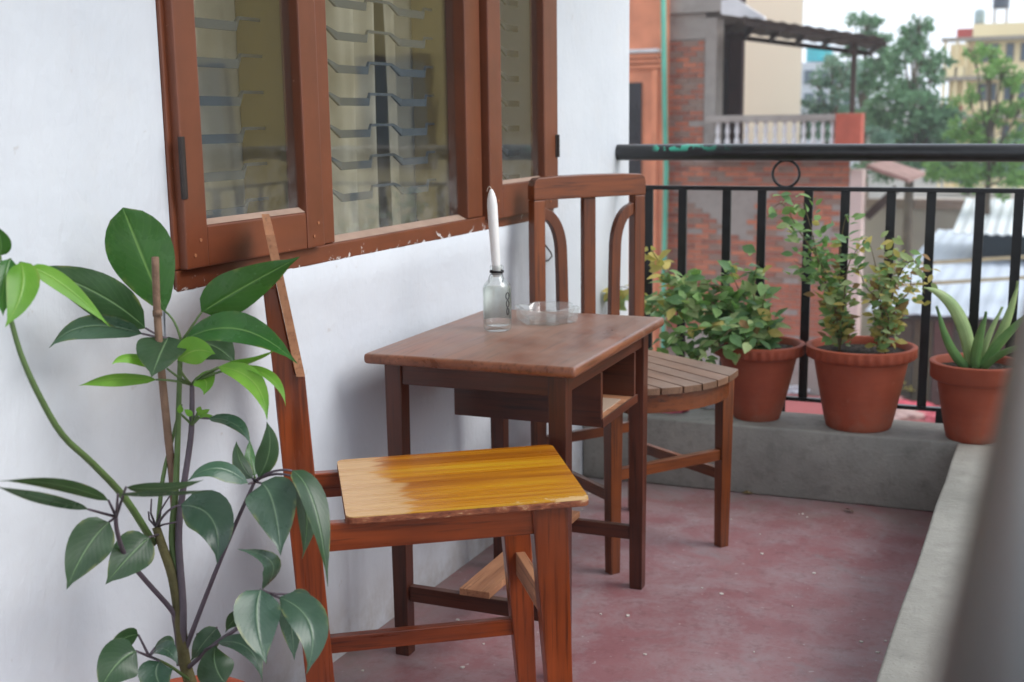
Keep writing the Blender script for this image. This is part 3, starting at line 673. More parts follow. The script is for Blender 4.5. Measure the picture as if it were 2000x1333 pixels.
# ------------------------------------------------------------------ far chair
fc = thing('slatted_chair', 'brown wooden chair with curved backrest splats and slatted seat, behind the table', 'chair', (.4605, 2.824, 0), radians(-34.4))
def front(y): return .105-.085*(abs(y)/.205)**2.0
def halfw(x): return .172+(.205-.172)*min(1, max(0, (x+.37)/.38))
edges = (.203, .128, .072, .016, -.040, -.096, -.150, -.203)
for i in range(7):
    yb, ya = edges[i]-.0022, edges[i+1]+.0022
    if i == 0: yb = edges[0]
    if i == 6: ya = edges[7]
    poly = []; n = 6
    for k in range(n+1):
        y = ya+(yb-ya)*k/n; poly.append((front(y), y))
    rx = -.368
    def clampy(y): return max(-.174, min(.174, y))
    poly += [(rx, clampy(yb)), (rx, clampy(ya))]
    m = MB(); m.prism(poly, .4555, .4725, lambda u, v, h: (u, v, h)); obj('slat', m, SLATW['X'], fc, bevel=.0015)
m = MB(); poly = []; n = 14
for k in range(n+1):
    y = -.158+.316*k/n; poly.append((front(y)-.016, y))
for k in range(n+1):
    y = .158-.316*k/n; poly.append((front(y)-.036, y))
m.prism(poly, .408, .455, lambda u, v, h: (u, v, h)); obj('front_apron', m, FARW['Y'], fc, bevel=.001)
for s in (-1, 1):
    m = MB(); m.beam((-.335, s*.150, .4315), (-.006, s*.172, .4315), .02, .047); obj('side_apron', m, FARW['X'], fc, bevel=.001)
    m = MB(); m.hexa([(-.012, s*.175-.014, 0), (.014, s*.175-.014, 0), (.014, s*.175+.014, 0), (-.012, s*.175+.014, 0)], [(-.015, s*.175-.018, .4553), (.020, s*.175-.018, .4553), (.020, s*.175+.018, .4553), (-.015, s*.175+.018, .4553)]); obj('front_leg', m, FARW['Z'], fc, bevel=.002)
    m = MB(); yc = s*.162; m.hexa([(-.372, yc-.014, 0), (-.344, yc-.014, 0), (-.344, yc+.014, 0), (-.372, yc+.014, 0)], [(-.372, yc-.017, .47), (-.337, yc-.017, .47), (-.337, yc+.017, .47), (-.372, yc+.017, .47)]); obj('rear_leg', m, FARW['Z'], fc, bevel=.002)
    m = MB(); m.box(-.3695, -.3395, yc-.0172, yc+.0172, .4705, .8985); obj('back_stile', m, FARW['Z'], fc, bevel=.003)
    m = MB(); m.beam((-.345, s*.159, .195), (-.010, s*.173, .195), .016, .028); obj('side_stretcher', m, FARW['X'], fc, bevel=.001)
    # curved splat: leaves the stile high up and bends down to the seat
    cpts = []
    for k in range(13):
        t = k/12*pi/2; cpts.append((s*(.148-.058*sin(t)-.002), .862-.105*(1-cos(t))+.0))
    cpts = [(s*.152, .868)] + cpts[1:] + [(s*.086, .70), (s*.084, .60), (s*.084, .474)]
    m = MB(); wd = .0145; top = []; bot = []
    for i, (y, z) in enumerate(cpts):
        a = Vector(cpts[max(i-1, 0)]); b = Vector(cpts[min(i+1, len(cpts)-1)]); d = (b-a).normalized(); nn = Vector((-d.y, d.x))*wd
        top.append((y+nn.x, z+nn.y)); bot.append((y-nn.x, z-nn.y))
    for i in range(len(cpts)): m.v += [(-.364, *top[i]), (-.345, *top[i]), (-.345, *bot[i]), (-.364, *bot[i])]
    for i in range(len(cpts)-1):
        for k in range(4): k2 = (k+1) % 4; m.f.append((4*i+k, 4*i+k2, 4*i+4+k2, 4*i+4+k))
    m.f.append((0,1,2,3)); b = 4*(len(cpts)-1); m.f.append((b+3, b+2, b+1, b)); obj('curved_splat', m, FARW['Z'], fc, bevel=.002)
m = MB(); m.box(-.368, -.345, -.145, .145, .408, .455); obj('back_apron', m, FARW['Y'], fc, bevel=.001)
m = MB(); m.box(-.364, -.346, -.019, .019, .473, .8985); obj('middle_splat', m, FARW['Z'], fc, bevel=.002)
tr = rrect([(-.180, .899), (.180, .899), (.180, .957), (-.180, .957)], .002)
tr = [(-.1795, .899), (.1795, .899), (.1795, .935), (.176, .948), (.166, .956), (.10, .959), (0, .960), (-.10, .959), (-.166, .956), (-.176, .948), (-.1795, .935)]
m = MB(); m.prism(tr, -.371, -.338, lambda u, v, h: (h, u, v)); obj('top_rail', m, FARW['Y'], fc, bevel=.003)
m = MB(); m.box(-.008, .010, -.162, .162, .236, .264); obj('front_stretcher', m, FARW['Y'], fc, bevel=.001)
m = MB(); m.box(-.366, -.350, -.149, .149, .236, .264); obj('back_stretcher', m, FARW['Y'], fc, bevel=.001)
# ------------------------------------------------------------------ flower pots on the ledge
def pot(name, c, rb, rr, z0, z1, label, scallop, cat='pot', lipd=.035):
    h = z1-z0; t = thing(name, label, cat, (c[0], c[1], z0), 0, 'terracotta pots')
    r_at = lambda z: rb+(rr*.90-rb)*(z/h)**.92
    prof = [(.001, .0), (rb*.96, 0), (rb, .004)] + [(r_at(h*k/10), h*k/10) for k in range(1, 8)] + [(r_at(h-lipd-.006), h-lipd-.006), (rr*.945, h-lipd), (rr*.985, h-lipd+.006), (rr*.985, h-.012), (rr, h-.008), (rr, h-.002), (rr-.004, h), (rr-.012, h), (rr-.016, h-.004), (rr-.02, h-.022), (rr-.024, h-.035), (.001, h-.036)]
    band = [i for i, (r, z) in enumerate(prof) if abs(z-(h-lipd)) < 1e-6 or abs(z-(h-lipd+.006)) < 1e-6 or abs(z-(h-.012)) < 1e-6]
    nb = 34
    def mod(i, a, r):
        if scallop and i in band: return r*(1+(.016+.010*mnoise.noise((cos(a)*3, sin(a)*3, c[0])))*sin(nb*a+.6*sin(3*a))+.008)
        return r*(1+.006*sin(2*a+1)+.003*sin(5*a))
    m = MB(); m.lathe(prof, 136 if scallop else 64, mod=mod); obj('body', m, TERRA, t, smooth=True, angle=radians(50))
    m = MB(); n = 40; rings = 9; R = rr-.018
    m.v.append((0, 0, h-.022)); rd = random.Random(int(c[0]*1000))
    for q in range(1, rings+1):
        for k in range(n):
            a = 2*pi*k/n; r = R*q/rings; m.v.append((r*cos(a), r*sin(a), h-.022+(.010*mnoise.noise((r*cos(a)*40, r*sin(a)*40, c[0])) if q < rings else 0)+rd.uniform(-.002, .002)))
    for k in range(n): m.f.append((0, 1+k, 1+(k+1) % n))
    for q in range(rings-1):
        for k in range(n): a = 1+q*n+k; b = 1+q*n+(k+1) % n; m.f.append((a, b, b+n, a+n))
    obj('soil', m, SOIL, t); return t
P1 = Vector((.512, 3.547)); P2 = Vector((.811, 3.553)); P3 = Vector((1.130, 3.527)); LZ = .2065
pot('flower_pot', P1, .068, .137, LZ, .440, 'terracotta pot with pinched rim, leftmost on the ledge, behind the slatted chair', True)
pot('flower_pot', P2, .092, .1555, LZ, .4495, 'large terracotta pot with pinched rim in the middle of the ledge', True)
pot('flower_pot', P3, .073, .126, LZ, .4285, 'plain-rimmed terracotta pot holding the aloe, at the ledge corner', False, lipd=.05)
pot('flower_pot', (.185, 1.315), .068, .103, 0, .256, 'terracotta pot at the bottom edge holding the big-leaved plant', False)

# ------------------------------------------------------------------ leaves
def leaf_mesh(name, P0, P1, P2, width, tipw=.35, side=None, fold=.18, wave=0.0, n=12, shape=0, twist=0):
    """blade along the quadratic curve P0 P1 P2; side = direction across the blade"""
    me = bpy.data.meshes.new(name); vs = []; fs = []; uvs = []
    cols = 7
    for i in range(n+1):
        t = i/n; p = P0*(1-t)**2+P1*2*t*(1-t)+P2*t*t; d = (P0*(-2*(1-t))+P1*(2-4*t)+P2*2*t)
        if d.length < 1e-9: d = P2-P0
        d.normalize(); s = side - d*side.dot(d); s.normalize(); nrm = d.cross(s); s = (s*cos(twist*t)+nrm*sin(twist*t)); nrm = d.cross(s)
        if shape == 0: wv = sin(pi*min(1, t*1.02)**.72)**.85 if t < .98 else 0       # broad ovate with pointed tip
        elif shape == 1: wv = (sin(pi*t**1.12)**.62 if 0 < t < 1 else 0)*(.80+.25*t)                            # blunt, widest near the top
        else: wv = (1-t)**.8*(.55+.9*t)                                                  # strap
        wv = max(wv, .03 if i not in (0, n) else .012)
        if shape == 0 and t > .82: wv *= .55+.45*(1-(t-.82)/.18)
        for k in range(cols):
            u = k/(cols-1); q = (u-.5)*2
            off = s*(q*width/2*wv) + nrm*(fold*abs(q)**1.3*width/2*wv + wave*width*sin(t*11+q*2.0)*abs(q)*.5)
            vs.append(p+off); uvs.append((u, t))
    for i in range(n):
        for k in range(cols-1): a = i*cols+k; fs.append((a, a+1, a+1+cols, a+cols))
    me.from_pydata([tuple(v) for v in vs], [], fs); ul = me.uv_layers.new(name='UVMap')
    for lp in me.loops: ul.data[lp.index].uv = uvs[lp.vertex_index]
    for p in me.polygons: p.use_smooth = True
    return me
LD = leafmat('leaf_dark_green', C(26,54,32), C(44,76,46), C(128,158,112), .16, .32)
LM = leafmat('leaf_mid_green', C(32,84,34), C(60,118,50), C(140,180,100), .26, .26)
LG = leafmat('leaf_grey_green', C(44,72,58), C(68,98,78), C(124,148,116), .12, .26)
LL = leafmat('leaf_young_lime', C(96,158,48), C(138,192,70), C(176,208,110), .42, .36)
STEM = simple('green_stem', C(82,104,58), .55, .25, 20, .2, 60); STEMP = simple('purple_grey_stem', C(84,74,82), .55, .2, 20, .2, 60); BARK = simple('brown_stem_bark', C(86,80,48), .8, .35, 24, .6, 60)
STICK = simple('dry_stake_bark', C(126,100,82), .85, .25, 24, .5, 70)
big = thing('umbrella_plant', 'tall house plant with large glossy leaves on long stems at the left', 'plant', (.185, 1.315, .223))
BO = Vector(big.location)
def Q(px, py, D): return dep(px, py, D) - BO
def bstem(name, pts, r0, r1, mat, par=big, n=8):
    P = [Q(*p) for p in pts]; out = []
    for i in range(len(P)-1):                       # Catmull-Rom
        a = P[max(i-1, 0)]; b = P[i]; c = P[i+1]; d = P[min(i+2, len(P)-1)]
        for k in range(4):
            t = k/4; out.append(.5*((2*b)+(c-a)*t+(2*a-5*b+4*c-d)*t*t+(3*b-a-3*c+d)*t**3))
    out.append(P[-1]); rr = [r0+(r1-r0)*i/(len(out)-1) for i in range(len(out))]
    m = MB(); m.tube(out, rr, n); return obj(name, m, mat, par, smooth=True)
D0 = 1.78
bstem('trunk', [(378,1352,1.795), (360,1290,1.79), (352,1215,1.785), (338,1130,1.78), (318,1070,1.78), (305,1030,1.78)], .0098, .0062, BARK, n=12)
bstem('stem', [(364,1310,1.795), (357,1250,1.785), (357,1180,1.78), (349,1058,1.78), (355,977,1.775), (372,860,1.77), (375,800,1.765), (375,752,1.76)], .0066, .0034, STEMP)
bstem('stem', [(345,1120,1.785), (336,1050,1.785), (343,960,1.78), (347,860,1.78), (350,760,1.775), (353,668,1.77)], .0055, .0034, STEM)
bstem('stem', [(308,1032,1.78), (318,935,1.785), (336,860,1.79), (354,790,1.79)], .0036, .0022, STEM)
bstem('stem', [(300,1062,1.78), (245,975,1.70), (180,905,1.62), (122,850,1.56), (75,770,1.52), (40,690,1.50), (18,612,1.49)], .0055, .0030, STEM)
bstem('stem', [(352,1228,1.785), (335,1192,1.775), (285,1135,1.72), (245,1085,1.66), (229,1040,1.62), (226,1008,1.60)], .0042, .0028, STEMP)
bstem('stem', [(359,1278,1.79), (378,1228,1.78), (420,1120,1.75), (462,1020,1.72), (498,940,1.70)], .0042, .0024, STEMP)
bstem('stem', [(366,1306,1.79), (420,1258,1.74), (470,1222,1.70), (528,1160,1.66)], .0038, .0022, STEMP)
bstem('stem', [(350,1300,1.79), (345,1240,1.79), (338,1200,1.79)], .004, .003, STEMP)
bstem('stem', [(372,1330,1.79), (330,1300,1.74), (291,1282,1.70)], .0026, .0018, STEM)
bstem('stake', [(352,1240,1.81), (345,1100,1.81), (339,960,1.80), (327,840,1.77), (315,720,1.74), (307,610,1.715), (303,503,1.69)], .0062, .0052, STICK)
m = MB(); pts = [Q(308, 618, 1.715), Q(307, 606, 1.714)]; m.tube(pts, [.0068, .0066], 10); obj('stake_joint', m, STICK, big, smooth=True)
PXM = 1/FPX
def L(base, ctrl, tip, w, mat, D=1.78, dt=0.0, depthw=0.0, pet=None, fold=.18, shape=0, wave=0.05, twist=0, dc=0.0):
    """leaf by image points at depth D (tip at D+dt); w = seen width in px, depthw = extra width in depth (px)"""
    w *= .93; twist = twist or random.uniform(-.35, .35)
    b = Q(*base, D); t = Q(*tip, D+dt); c = Q(*(ctrl or ((base[0]+tip[0])/2, (base[1]+tip[1])/2)), D+dt*.5+dc)
    ax = (t-b).normalized(); inpl = _f.cross(ax).normalized()
    if inpl.dot(_r) < 0: inpl = -inpl
    side = inpl*w + _f*depthw; width = side.length*D*PXM
    o = link('leaf', leaf_mesh('leaf', b, c, t, width, side=side.normalized(), fold=fold, shape=shape, wave=wave, twist=twist), mat, big)
    if pet:
        P = [Vector(Q(*p)) if len(p) == 3 else Q(*p, D) for p in pet] + [b]
        pp = [P[0].lerp(P[1], k/4) for k in range(5)] if len(P) == 2 else [P[0]*(1-k/6)**2+P[1]*2*(k/6)*(1-k/6)+P[2]*(k/6)**2 for k in range(7)]
        m = MB(); m.tube(pp, [.0021-.0006*k/(len(pp)-1) for k in range(len(pp))], 7); obj('leaf_stalk', m, STEMP if mat in (LD, LG) else STEM, o, smooth=True)
    return o
H1 = (354, 668, 1.77)
L((322,608), (276,500), (240,406), 140, LM, 1.775, -.05, 20, [H1, (345,625)], fold=.12, shape=1, wave=.02)
L((394,610), (455,570), (586,502), 84, LM, 1.765, -.05, 30, [H1], fold=.15)
L((284,641), (200,560), (52,520), 78, LD, 1.755, -.16, 40, [H1, (315,662)], fold=.15)
L((277,652), (150,610), (96,680), 44, LG, 1.74, -.10, 30, [H1, (320,662)], fold=.2)
L((328,660), (312,690), (296,737), 96, LD, 1.74, -.08, 30, [H1], fold=.2)
L((362,664), (470,600), (582,712), 62, LM, 1.755, -.06, 35, [H1], fold=.22)
L((364,670), (420,660), (460,712), 82, LD, 1.785, -.02, 30, [H1], fold=.15)
H2 = (374, 752, 1.76)
L((348,705), (380,672), (420,692), 58, LL, 1.72, -.03, 20, [H2, (350,730)], fold=.25)
L((326,720), (250,682), (218,712), 15, LL, 1.73, -.06, 26, [H2, (350,740)], fold=.3)
L((304,742), (220,732), (154,754), 21, LL, 1.73, -.08, 26, [H2, (340,742)], fold=.3)
L((426,718), (515,722), (522,822), 40, LL, 1.73, -.06, 20, [H2, (385,735)], fold=.25)
L((470,718), (545,725), (558,794), 19, LL, 1.725, -.05, 22, [H2, (400,730)], fold=.3)
L((430,718), (490,715), (538,684), 17, LL, 1.74, -.02, 22, [H2, (395,735)], fold=.3)
L((384,738), (415,738), (398,772), 46, LL, 1.75, -.03, 20, [H2], fold=.2)
for a, b_, w_ in (((376,812),(360,800),12), ((386,812),(410,800),13), ((390,816),(416,812),12), ((352,808),(352,790),11), ((386,806),(392,794),10)):
    L(a, None, b_, w_, LL, 1.75, -.01, 6, [(375,830,1.765)])
L((408,818), (470,815), (490,872), 26, LG, 1.74, -.03, 30, [(378,815,1.765)], fold=.2)
# whorl on the left stem
HL = (18, 610, 1.49)
L((40,512), (60,560), (10,640), 62, LL, 1.47, -.04, 20, [HL], fold=.2)
L((20,505), (0,560), (6,618), 46, LM, 1.475, -.04, 20, [HL], fold=.2)
L((0,500), (6,470), (-8,440), 40, LM, 1.48, -.02, 10, [HL])
L((58,522), (120,540), (216,640), 34, LL, 1.50, .06, 20, [HL, (30,560)], fold=.15)
# blurred leaves at the left, nearer the camera
HM = (227, 1010, 1.60)
L((212,978), (120,935), (-4,940), 26, LD, 1.54, -.22, 12, [HM], fold=.1)
L((172,995), (80,975), (-10,950), 24, LG, 1.52, -.20, 12, [HM], fold=.1)
L((213,1020), (165,1060), (130,1152), 84, LD, 1.59, -.05, 30, [HM], fold=.2)
L((291,1050), (255,1080), (206,1142), 82, LD, 1.68, -.05, 20, [(308,1045,1.77)], fold=.2)
L((246,952), (320,962), (398,938), 24, LD, 1.50, .04, 16, [HM], fold=.1)
L((230,966), (330,968), (420,958), 14, LG, 1.46, .02, 14, [HM], fold=.1)
HC = (305, 1030, 1.78)
L((486,945), (420,888), (366,940), 32, LG, 1.66, -.04, 40, [(498,942,1.70)], fold=.2)
L((354,988), (440,985), (424,1102), 92, LG, 1.71, -.04, 30, [HC, (330,985)], fold=.18)
for px_, py_ in ((290,1000), (336,962), (296,975), (345,1020)):
    m = MB(); m.tube([Q(*HC), Q((HC[0]+px_)/2-6, (HC[1]+py_)/2, 1.77), Q(px_, py_, 1.76)], [.0018, .0015, .0013], 6); obj('leaf_stalk', m, STEMP, big, smooth=True)
H3 = (498, 940, 1.70)
L((493,935), (462,905), (462,862), 32, LD, 1.69, .0, 20, [H3], fold=.25)
L((497,930), (488,900), (488,858), 26, LM, 1.70, .02, 14, [H3], fold=.25)
L((505,933), (540,880), (521,824), 44, LD, 1.68, -.02, 20, [H3], fold=.25)
L((511,945), (540,960), (548,1086), 100, LG, 1.67, -.05, 30, [H3], fold=.15)
L((571,920), (625,950), (640,1146), 44, LD, 1.66, -.05, 40, [H3, (535,912)], fold=.2)
L((582,935), (612,1000), (590,1092), 42, LD, 1.67, -.02, 30, [H3, (540,915)], fold=.2)
H4 = (528, 1160, 1.66)
L((509,1152), (490,1200), (520,1298), 92, LG, 1.63, -.04, 30, [H4], fold=.15)
L((546,1168), (640,1200), (598,1318), 74, LG, 1.64, -.05, 30, [H4], fold=.18)
L((511,1154), (575,1085), (464,1073), 36, LG, 1.65, -.02, 40, [H4], fold=.15)
L((568,1161), (600,1165), (604,1196), 30, LD, 1.68, .0, 20, [H4])
L((560,1175), (570,1210), (575,1290), 44, LG, 1.69, .0, 20, [H4])
L((500,1212), (460,1190), (440,1236), 48, LD, 1.70, .0, 30, [(482,1212,1.69)], fold=.2)
L((440,1335), (410,1300), (422,1260), 74, LD, 1.72, .0, 30, None, fold=.2)
L((426,1256), (500,1240), (512,1332), 26, LG, 1.70, -.03, 36, [(400,1270,1.75)], fold=.2)
L((424,1226), (400,1250), (372,1292), 52, LG, 1.76, .0, 20, [(385,1240,1.78)], fold=.2)
H5 = (291, 1282, 1.70)
L((270,1240), (235,1240), (206,1286), 40, LD, 1.68, -.03, 30, [H5], fold=.2)
L((266,1272), (225,1285), (194,1352), 86, LD, 1.66, -.04, 30, [H5], fold=.18)
L((312,1292), (290,1320), (332,1362), 64, LG, 1.69, -.03, 30, [H5], fold=.18)
L((300,1275), (325,1250), (348,1300), 17, LG, 1.70, -.02, 36, [H5], fold=.2)
L((302,1266), (330,1245), (342,1270), 16, LD, 1.72, .0, 36, [H5], fold=.2)

# ------------------------------------------------------------------ small plants in the ledge pots
def small_leaf(name, fold=.25, L_=1.0, W_=.55):
    me = bpy.data.meshes.new(name); n = 4; vs = []; fs = []; uv = []
    wv = (.0, .75, 1.0, .62, .0)
    for i in range(n+1):
        t = i/n; z = -.18*t*t
        for k, q in enumerate((-1, 0, 1)): vs.append((t*L_, q*wv[i]*W_/2, z+fold*abs(q)*wv[i]*W_/2)); uv.append((k/2, t))
    for i in range(n):
        for k in range(2): a = 3*i+k; fs.append((a, a+3, a+4, a+1))
    me.from_pydata(vs, [], fs); ul = me.uv_layers.new(name='UVMap')
    for lp in me.loops: ul.data[lp.index].uv = uv[lp.vertex_index]
    for p in me.polygons: p.use_smooth = True
    return me
GS = [leafmat('shrub_green', C(112,154,88), C(158,190,122), C(140,170,110), .42, .45), leafmat('shrub_deep_green', C(80,122,76), C(120,158,106), C(110,150,100), .36, .4), leafmat('shrub_pale_green', C(152,174,112), C(188,202,146), C(180,190,130), .35, .5),
      leafmat('shrub_yellow', C(204,180,92), C(222,204,128), C(206,190,120), .35, .6, .5), leafmat('shrub_brown', C(136,98,62), C(168,128,84), C(170,140,100), .2, .7, .4)]
TWIG = simple('shrub_twig', C(104,92,66), .85, .25, 30)
LME = {}
def lmesh(k, W_):
    if (k, W_) not in LME:
        me = small_leaf('leaf', .22, 1.0, W_); me.materials.append(GS[k]); LME[(k, W_)] = me
    return LME[(k, W_)]
def put_leaf(root, p, d, size, k, rnd, W_=.55):
    d = d.normalized(); up = Vector((rnd.uniform(-.5, .5), rnd.uniform(-.9, .1), rnd.uniform(.2, 1))); s = up.cross(d)
    if s.length < 1e-3: s = Vector((1, 0, 0))
    s.normalize(); u = d.cross(s)
    mt = Matrix(((d.x*size, s.x*size, u.x*size, p.x), (d.y*size, s.y*size, u.y*size, p.y), (d.z*size, s.z*size, u.z*size, p.z), (0, 0, 0, 1)))
    return link('leaf', lmesh(k, W_), None, root, mt)
def shrub(root, stems, rnd, pick, size, gap, zmin=-9, spread=.02, r0=.0028, W_=.55, skip=.0, clear=None):
    o = Vector(root.location); n = 0
    for pts in stems:
        P = [Vector(p)-o for p in pts]; out = []
        for i in range(len(P)-1):
            a = P[max(i-1, 0)]; b = P[i]; c = P[i+1]; d = P[min(i+2, len(P)-1)]
            for k in range(5):
                t = k/5; out.append(.5*((2*b)+(c-a)*t+(2*a-5*b+4*c-d)*t*t+(3*b-a-3*c+d)*t**3))
        out.append(P[-1]); m = MB(); m.tube(out, [r0*(1-.7*i/(len(out)-1)) for i in range(len(out))], 6); obj('stem', m, TWIG, root, smooth=True)
        acc = 0; tot = sum((out[i+1]-out[i]).length for i in range(len(out)-1)); run = 0
        for i in range(len(out)-1):
            seg = (out[i+1]-out[i]); run += seg.length; acc += seg.length
            fr_ = run/tot
            if fr_ < skip: continue
            while acc > gap:
                acc -= gap
                for q in range(rnd.choice((1, 2, 2, 3))):
                    a = rnd.uniform(0, 2*pi); d = Vector((cos(a), sin(a), rnd.uniform(-.6, .7))) + seg.normalized()*.4
                    p = out[i].lerp(out[i+1], rnd.random()) + Vector((rnd.uniform(-1, 1), rnd.uniform(-1, 1), rnd.uniform(-1, 1)))*spread
                    if (p+o).z < zmin+.012: continue
                    if clear and clear(p+o, d): continue
                    put_leaf(root, p, d, size*rnd.uniform(.6, 1.25), pick(p+o, fr_, rnd), rnd, W_); n += 1
    return n
rnd = random.Random(21)
rp = thing('rambling_plant', 'bushy green plant spilling leftwards from the leftmost ledge pot', 'plant', (P1.x, P1.y, .418))
def Y(px, py, y): return ony(px, py, y)
s1 = [(P1.x, P1.y, .415)]
def st(*pp): return [s1[0]] + [Y(a, b, c) for a, b, c in pp]
stems = [st((1440,620,3.50), (1380,590,3.46), (1310,600,3.43), (1270,640,3.42)), st((1450,610,3.52), (1400,560,3.50), (1340,560,3.48), (1290,580,3.46), (1262,610,3.45)),
         st((1430,640,3.47), (1370,640,3.42), (1310,670,3.40), (1285,700,3.40)), st((1470,610,3.55), (1440,560,3.54), (1425,525,3.53)), st((1480,620,3.56), (1470,560,3.56), (1482,510,3.55)),
         st((1440,630,3.45), (1400,650,3.40), (1350,690,3.38)), st((1410,600,3.52), (1330,570,3.53), (1280,500,3.55), (1272,490,3.55)), st((1440,640,3.43), (1410,660,3.38), (1360,700,3.36), (1330,740,3.36)), st((1500,640,3.50), (1490,600,3.48), (1496,570,3.47)), st((1460,645,3.42), (1455,665,3.40), (1452,690,3.395)), st((1400,620,3.6), (1330,600,3.62), (1262,590,3.62), (1215,560,3.62), (1190,600,3.6))]
def pick1(p, f, r):
    if p.x < .23 and p.z > .56: return 3
    return r.choices((0, 1, 2, 3, 4), (6, 4, 4, .6, .25))[0]
n1 = shrub(rp, stems, rnd, pick1, .054, .0098, .215, .028, clear=lambda p, d: p.y+d.y*.03 > 3.72 or p.x < .02 or (abs((Vector((p.x, p.y))-P1).length-.13) < .03 and p.z < .43))
sh = thing('potted_shrub', 'straggly yellowing shrub with two clumps in the middle ledge pot', 'plant', (P2.x, P2.y, .427))
sa_ = [(P2.x-.06, P2.y, .42)]; sb_ = [(P2.x+.07, P2.y-.01, .42)]
def st2(b, *pp): return b + [Y(a, c, d) for a, c, d in pp]
stems = [st2(sa_, (1630,600,3.54), (1600,520,3.54), (1585,450,3.53), (1568,395,3.52)), st2(sa_, (1640,590,3.55), (1640,500,3.56), (1648,440,3.56), (1655,420,3.56)), st2(sa_, (1625,580,3.52), (1580,530,3.50), (1550,510,3.49)),
         st2(sa_, (1625,560,3.53), (1560,450,3.52), (1530,400,3.52), (1512,405,3.52)), st2(sa_, (1650,570,3.52), (1660,510,3.50), (1690,470,3.50)), st2(sa_, (1640,600,3.56), (1610,560,3.58), (1600,480,3.58))]
stems2 = [st2(sb_, (1720,590,3.53), (1710,520,3.53), (1700,480,3.52)), st2(sb_, (1740,590,3.52), (1760,530,3.50), (1785,510,3.50), (1800,540,3.49), (1806,575,3.49)), st2(sb_, (1730,580,3.55), (1740,510,3.55), (1745,490,3.55)), st2(sb_, (1720,600,3.5), (1690,560,3.48), (1680,530,3.48)), st2(sb_, (1745,610,3.54), (1775,570,3.55), (1780,530,3.55)), st2(sb_, (1735,620,3.5), (1715,590,3.47), (1730,555,3.46))]
def pick2(p, f, r):
    if p.z > .60 and p.x < .80: return r.choices((0, 1, 2, 3, 4), (7, 5, 2, .6, .2))[0]
    return r.choices((0, 1, 2, 3, 4), (1.2, 1, 4, 3.2, 1.8))[0]
n2 = shrub(sh, stems, rnd, pick2, .036, .0105, .43, .030, skip=.15, W_=.56, clear=lambda p, d: p.y+d.y*.03 > 3.725) + shrub(sh, stems2, rnd, pick2, .035, .0090, .43, .032, skip=.2, W_=.5, clear=lambda p, d: p.y+d.y*.03 > 3.725)
al = thing('aloe_plant', 'aloe with thick pointed leaves in the corner pot', 'plant', (P3.x, P3.y, .405))
AG = leafmat('aloe_green', C(84,132,72), C(128,168,98), C(140,168,110), .08, .4); AP = leafmat('aloe_pale', C(136,168,104), C(180,200,138), C(180,194,140), .08, .4)
def aloe(tip, ctrl, w_, mat, yt, base=(0, 0)):
    b = Vector((base[0], base[1], .0)); t = Y(*tip, yt)-Vector(al.location); c = Y(*ctrl, (P3.y+yt)/2)-Vector(al.location)
    ax = (t-b).normalized(); s = _f.cross(ax).normalized(); me = leaf_mesh('leaf', b, c, t, w_, side=s, fold=.45, shape=2, n=16)
    o = link('leaf', me, mat, al); sm = o.modifiers.new('thick', 'SOLIDIFY'); sm.thickness = .009; sm.offset = -1
aloe((1806,562), (1890,580), .064, AP, 3.45, (-.010, -.008)); aloe((1832,600), (1850,690), .044, AG, 3.42, (-.018, -.014)); aloe((1928,612), (1905,680), .052, AG, 3.45, (.0, -.016))
aloe((1990,550), (1965,660), .050, AP, 3.56, (.012, .004)); aloe((2030,600), (1950,660), .046, AG, 3.50, (.014, -.008)); aloe((2040,680), (1960,670), .03, AG, 3.44, (.016, -.014)); aloe((1960,600), (1930,650), .03, AP, 3.60, (.004, .014)); aloe((1870,640), (1890,660), .03, AG, 3.6, (-.008, .014))

# ------------------------------------------------------------------ rags left on the ledge
def crumple(name, p, sx, sy, sz, mat, label, seed, cat):
    bm = bmesh.new(); bmesh.ops.create_icosphere(bm, subdivisions=4, radius=1)
    for v in bm.verts:
        q = v.co*1.7+Vector((seed, 0, 0)); k = 1+.45*mnoise.noise(q)+.28*mnoise.noise(q*2.3)-.25*abs(mnoise.noise(q*4.1))
        v.co = Vector((v.co.x*k*sx, v.co.y*k*sy, max(-.25, v.co.z*k)*sz))
    zmin = min(v.co.z for v in bm.verts)
    for v in bm.verts: v.co.z -= zmin
    me = bpy.data.meshes.new(name); bm.to_mesh(me); bm.free()
    for f in me.polygons: f.use_smooth = True
    o = link(name, me, mat); o.location = p; return tag(o, label, cat)
PINK = cloth('pink_plastic', C(206,96,118), C(226,132,150), .3); WHT = cloth('white_plastic', C(196,198,204), C(222,222,226), .3)
q = onz(1297, 806, .209); crumple('plastic_bag', (q.x, q.y+.03, .2085), .060, .035, .032, PINK, 'crumpled pink plastic bag on the ledge behind the table', 3.3, 'bag')
q = onz(1385, 802, .209); crumple('plastic_bag', (q.x-.01, q.y+.05, .2085), .036, .03, .045, WHT, 'small crumpled white plastic bag on the ledge beside the leftmost pot', 8.1, 'bag')
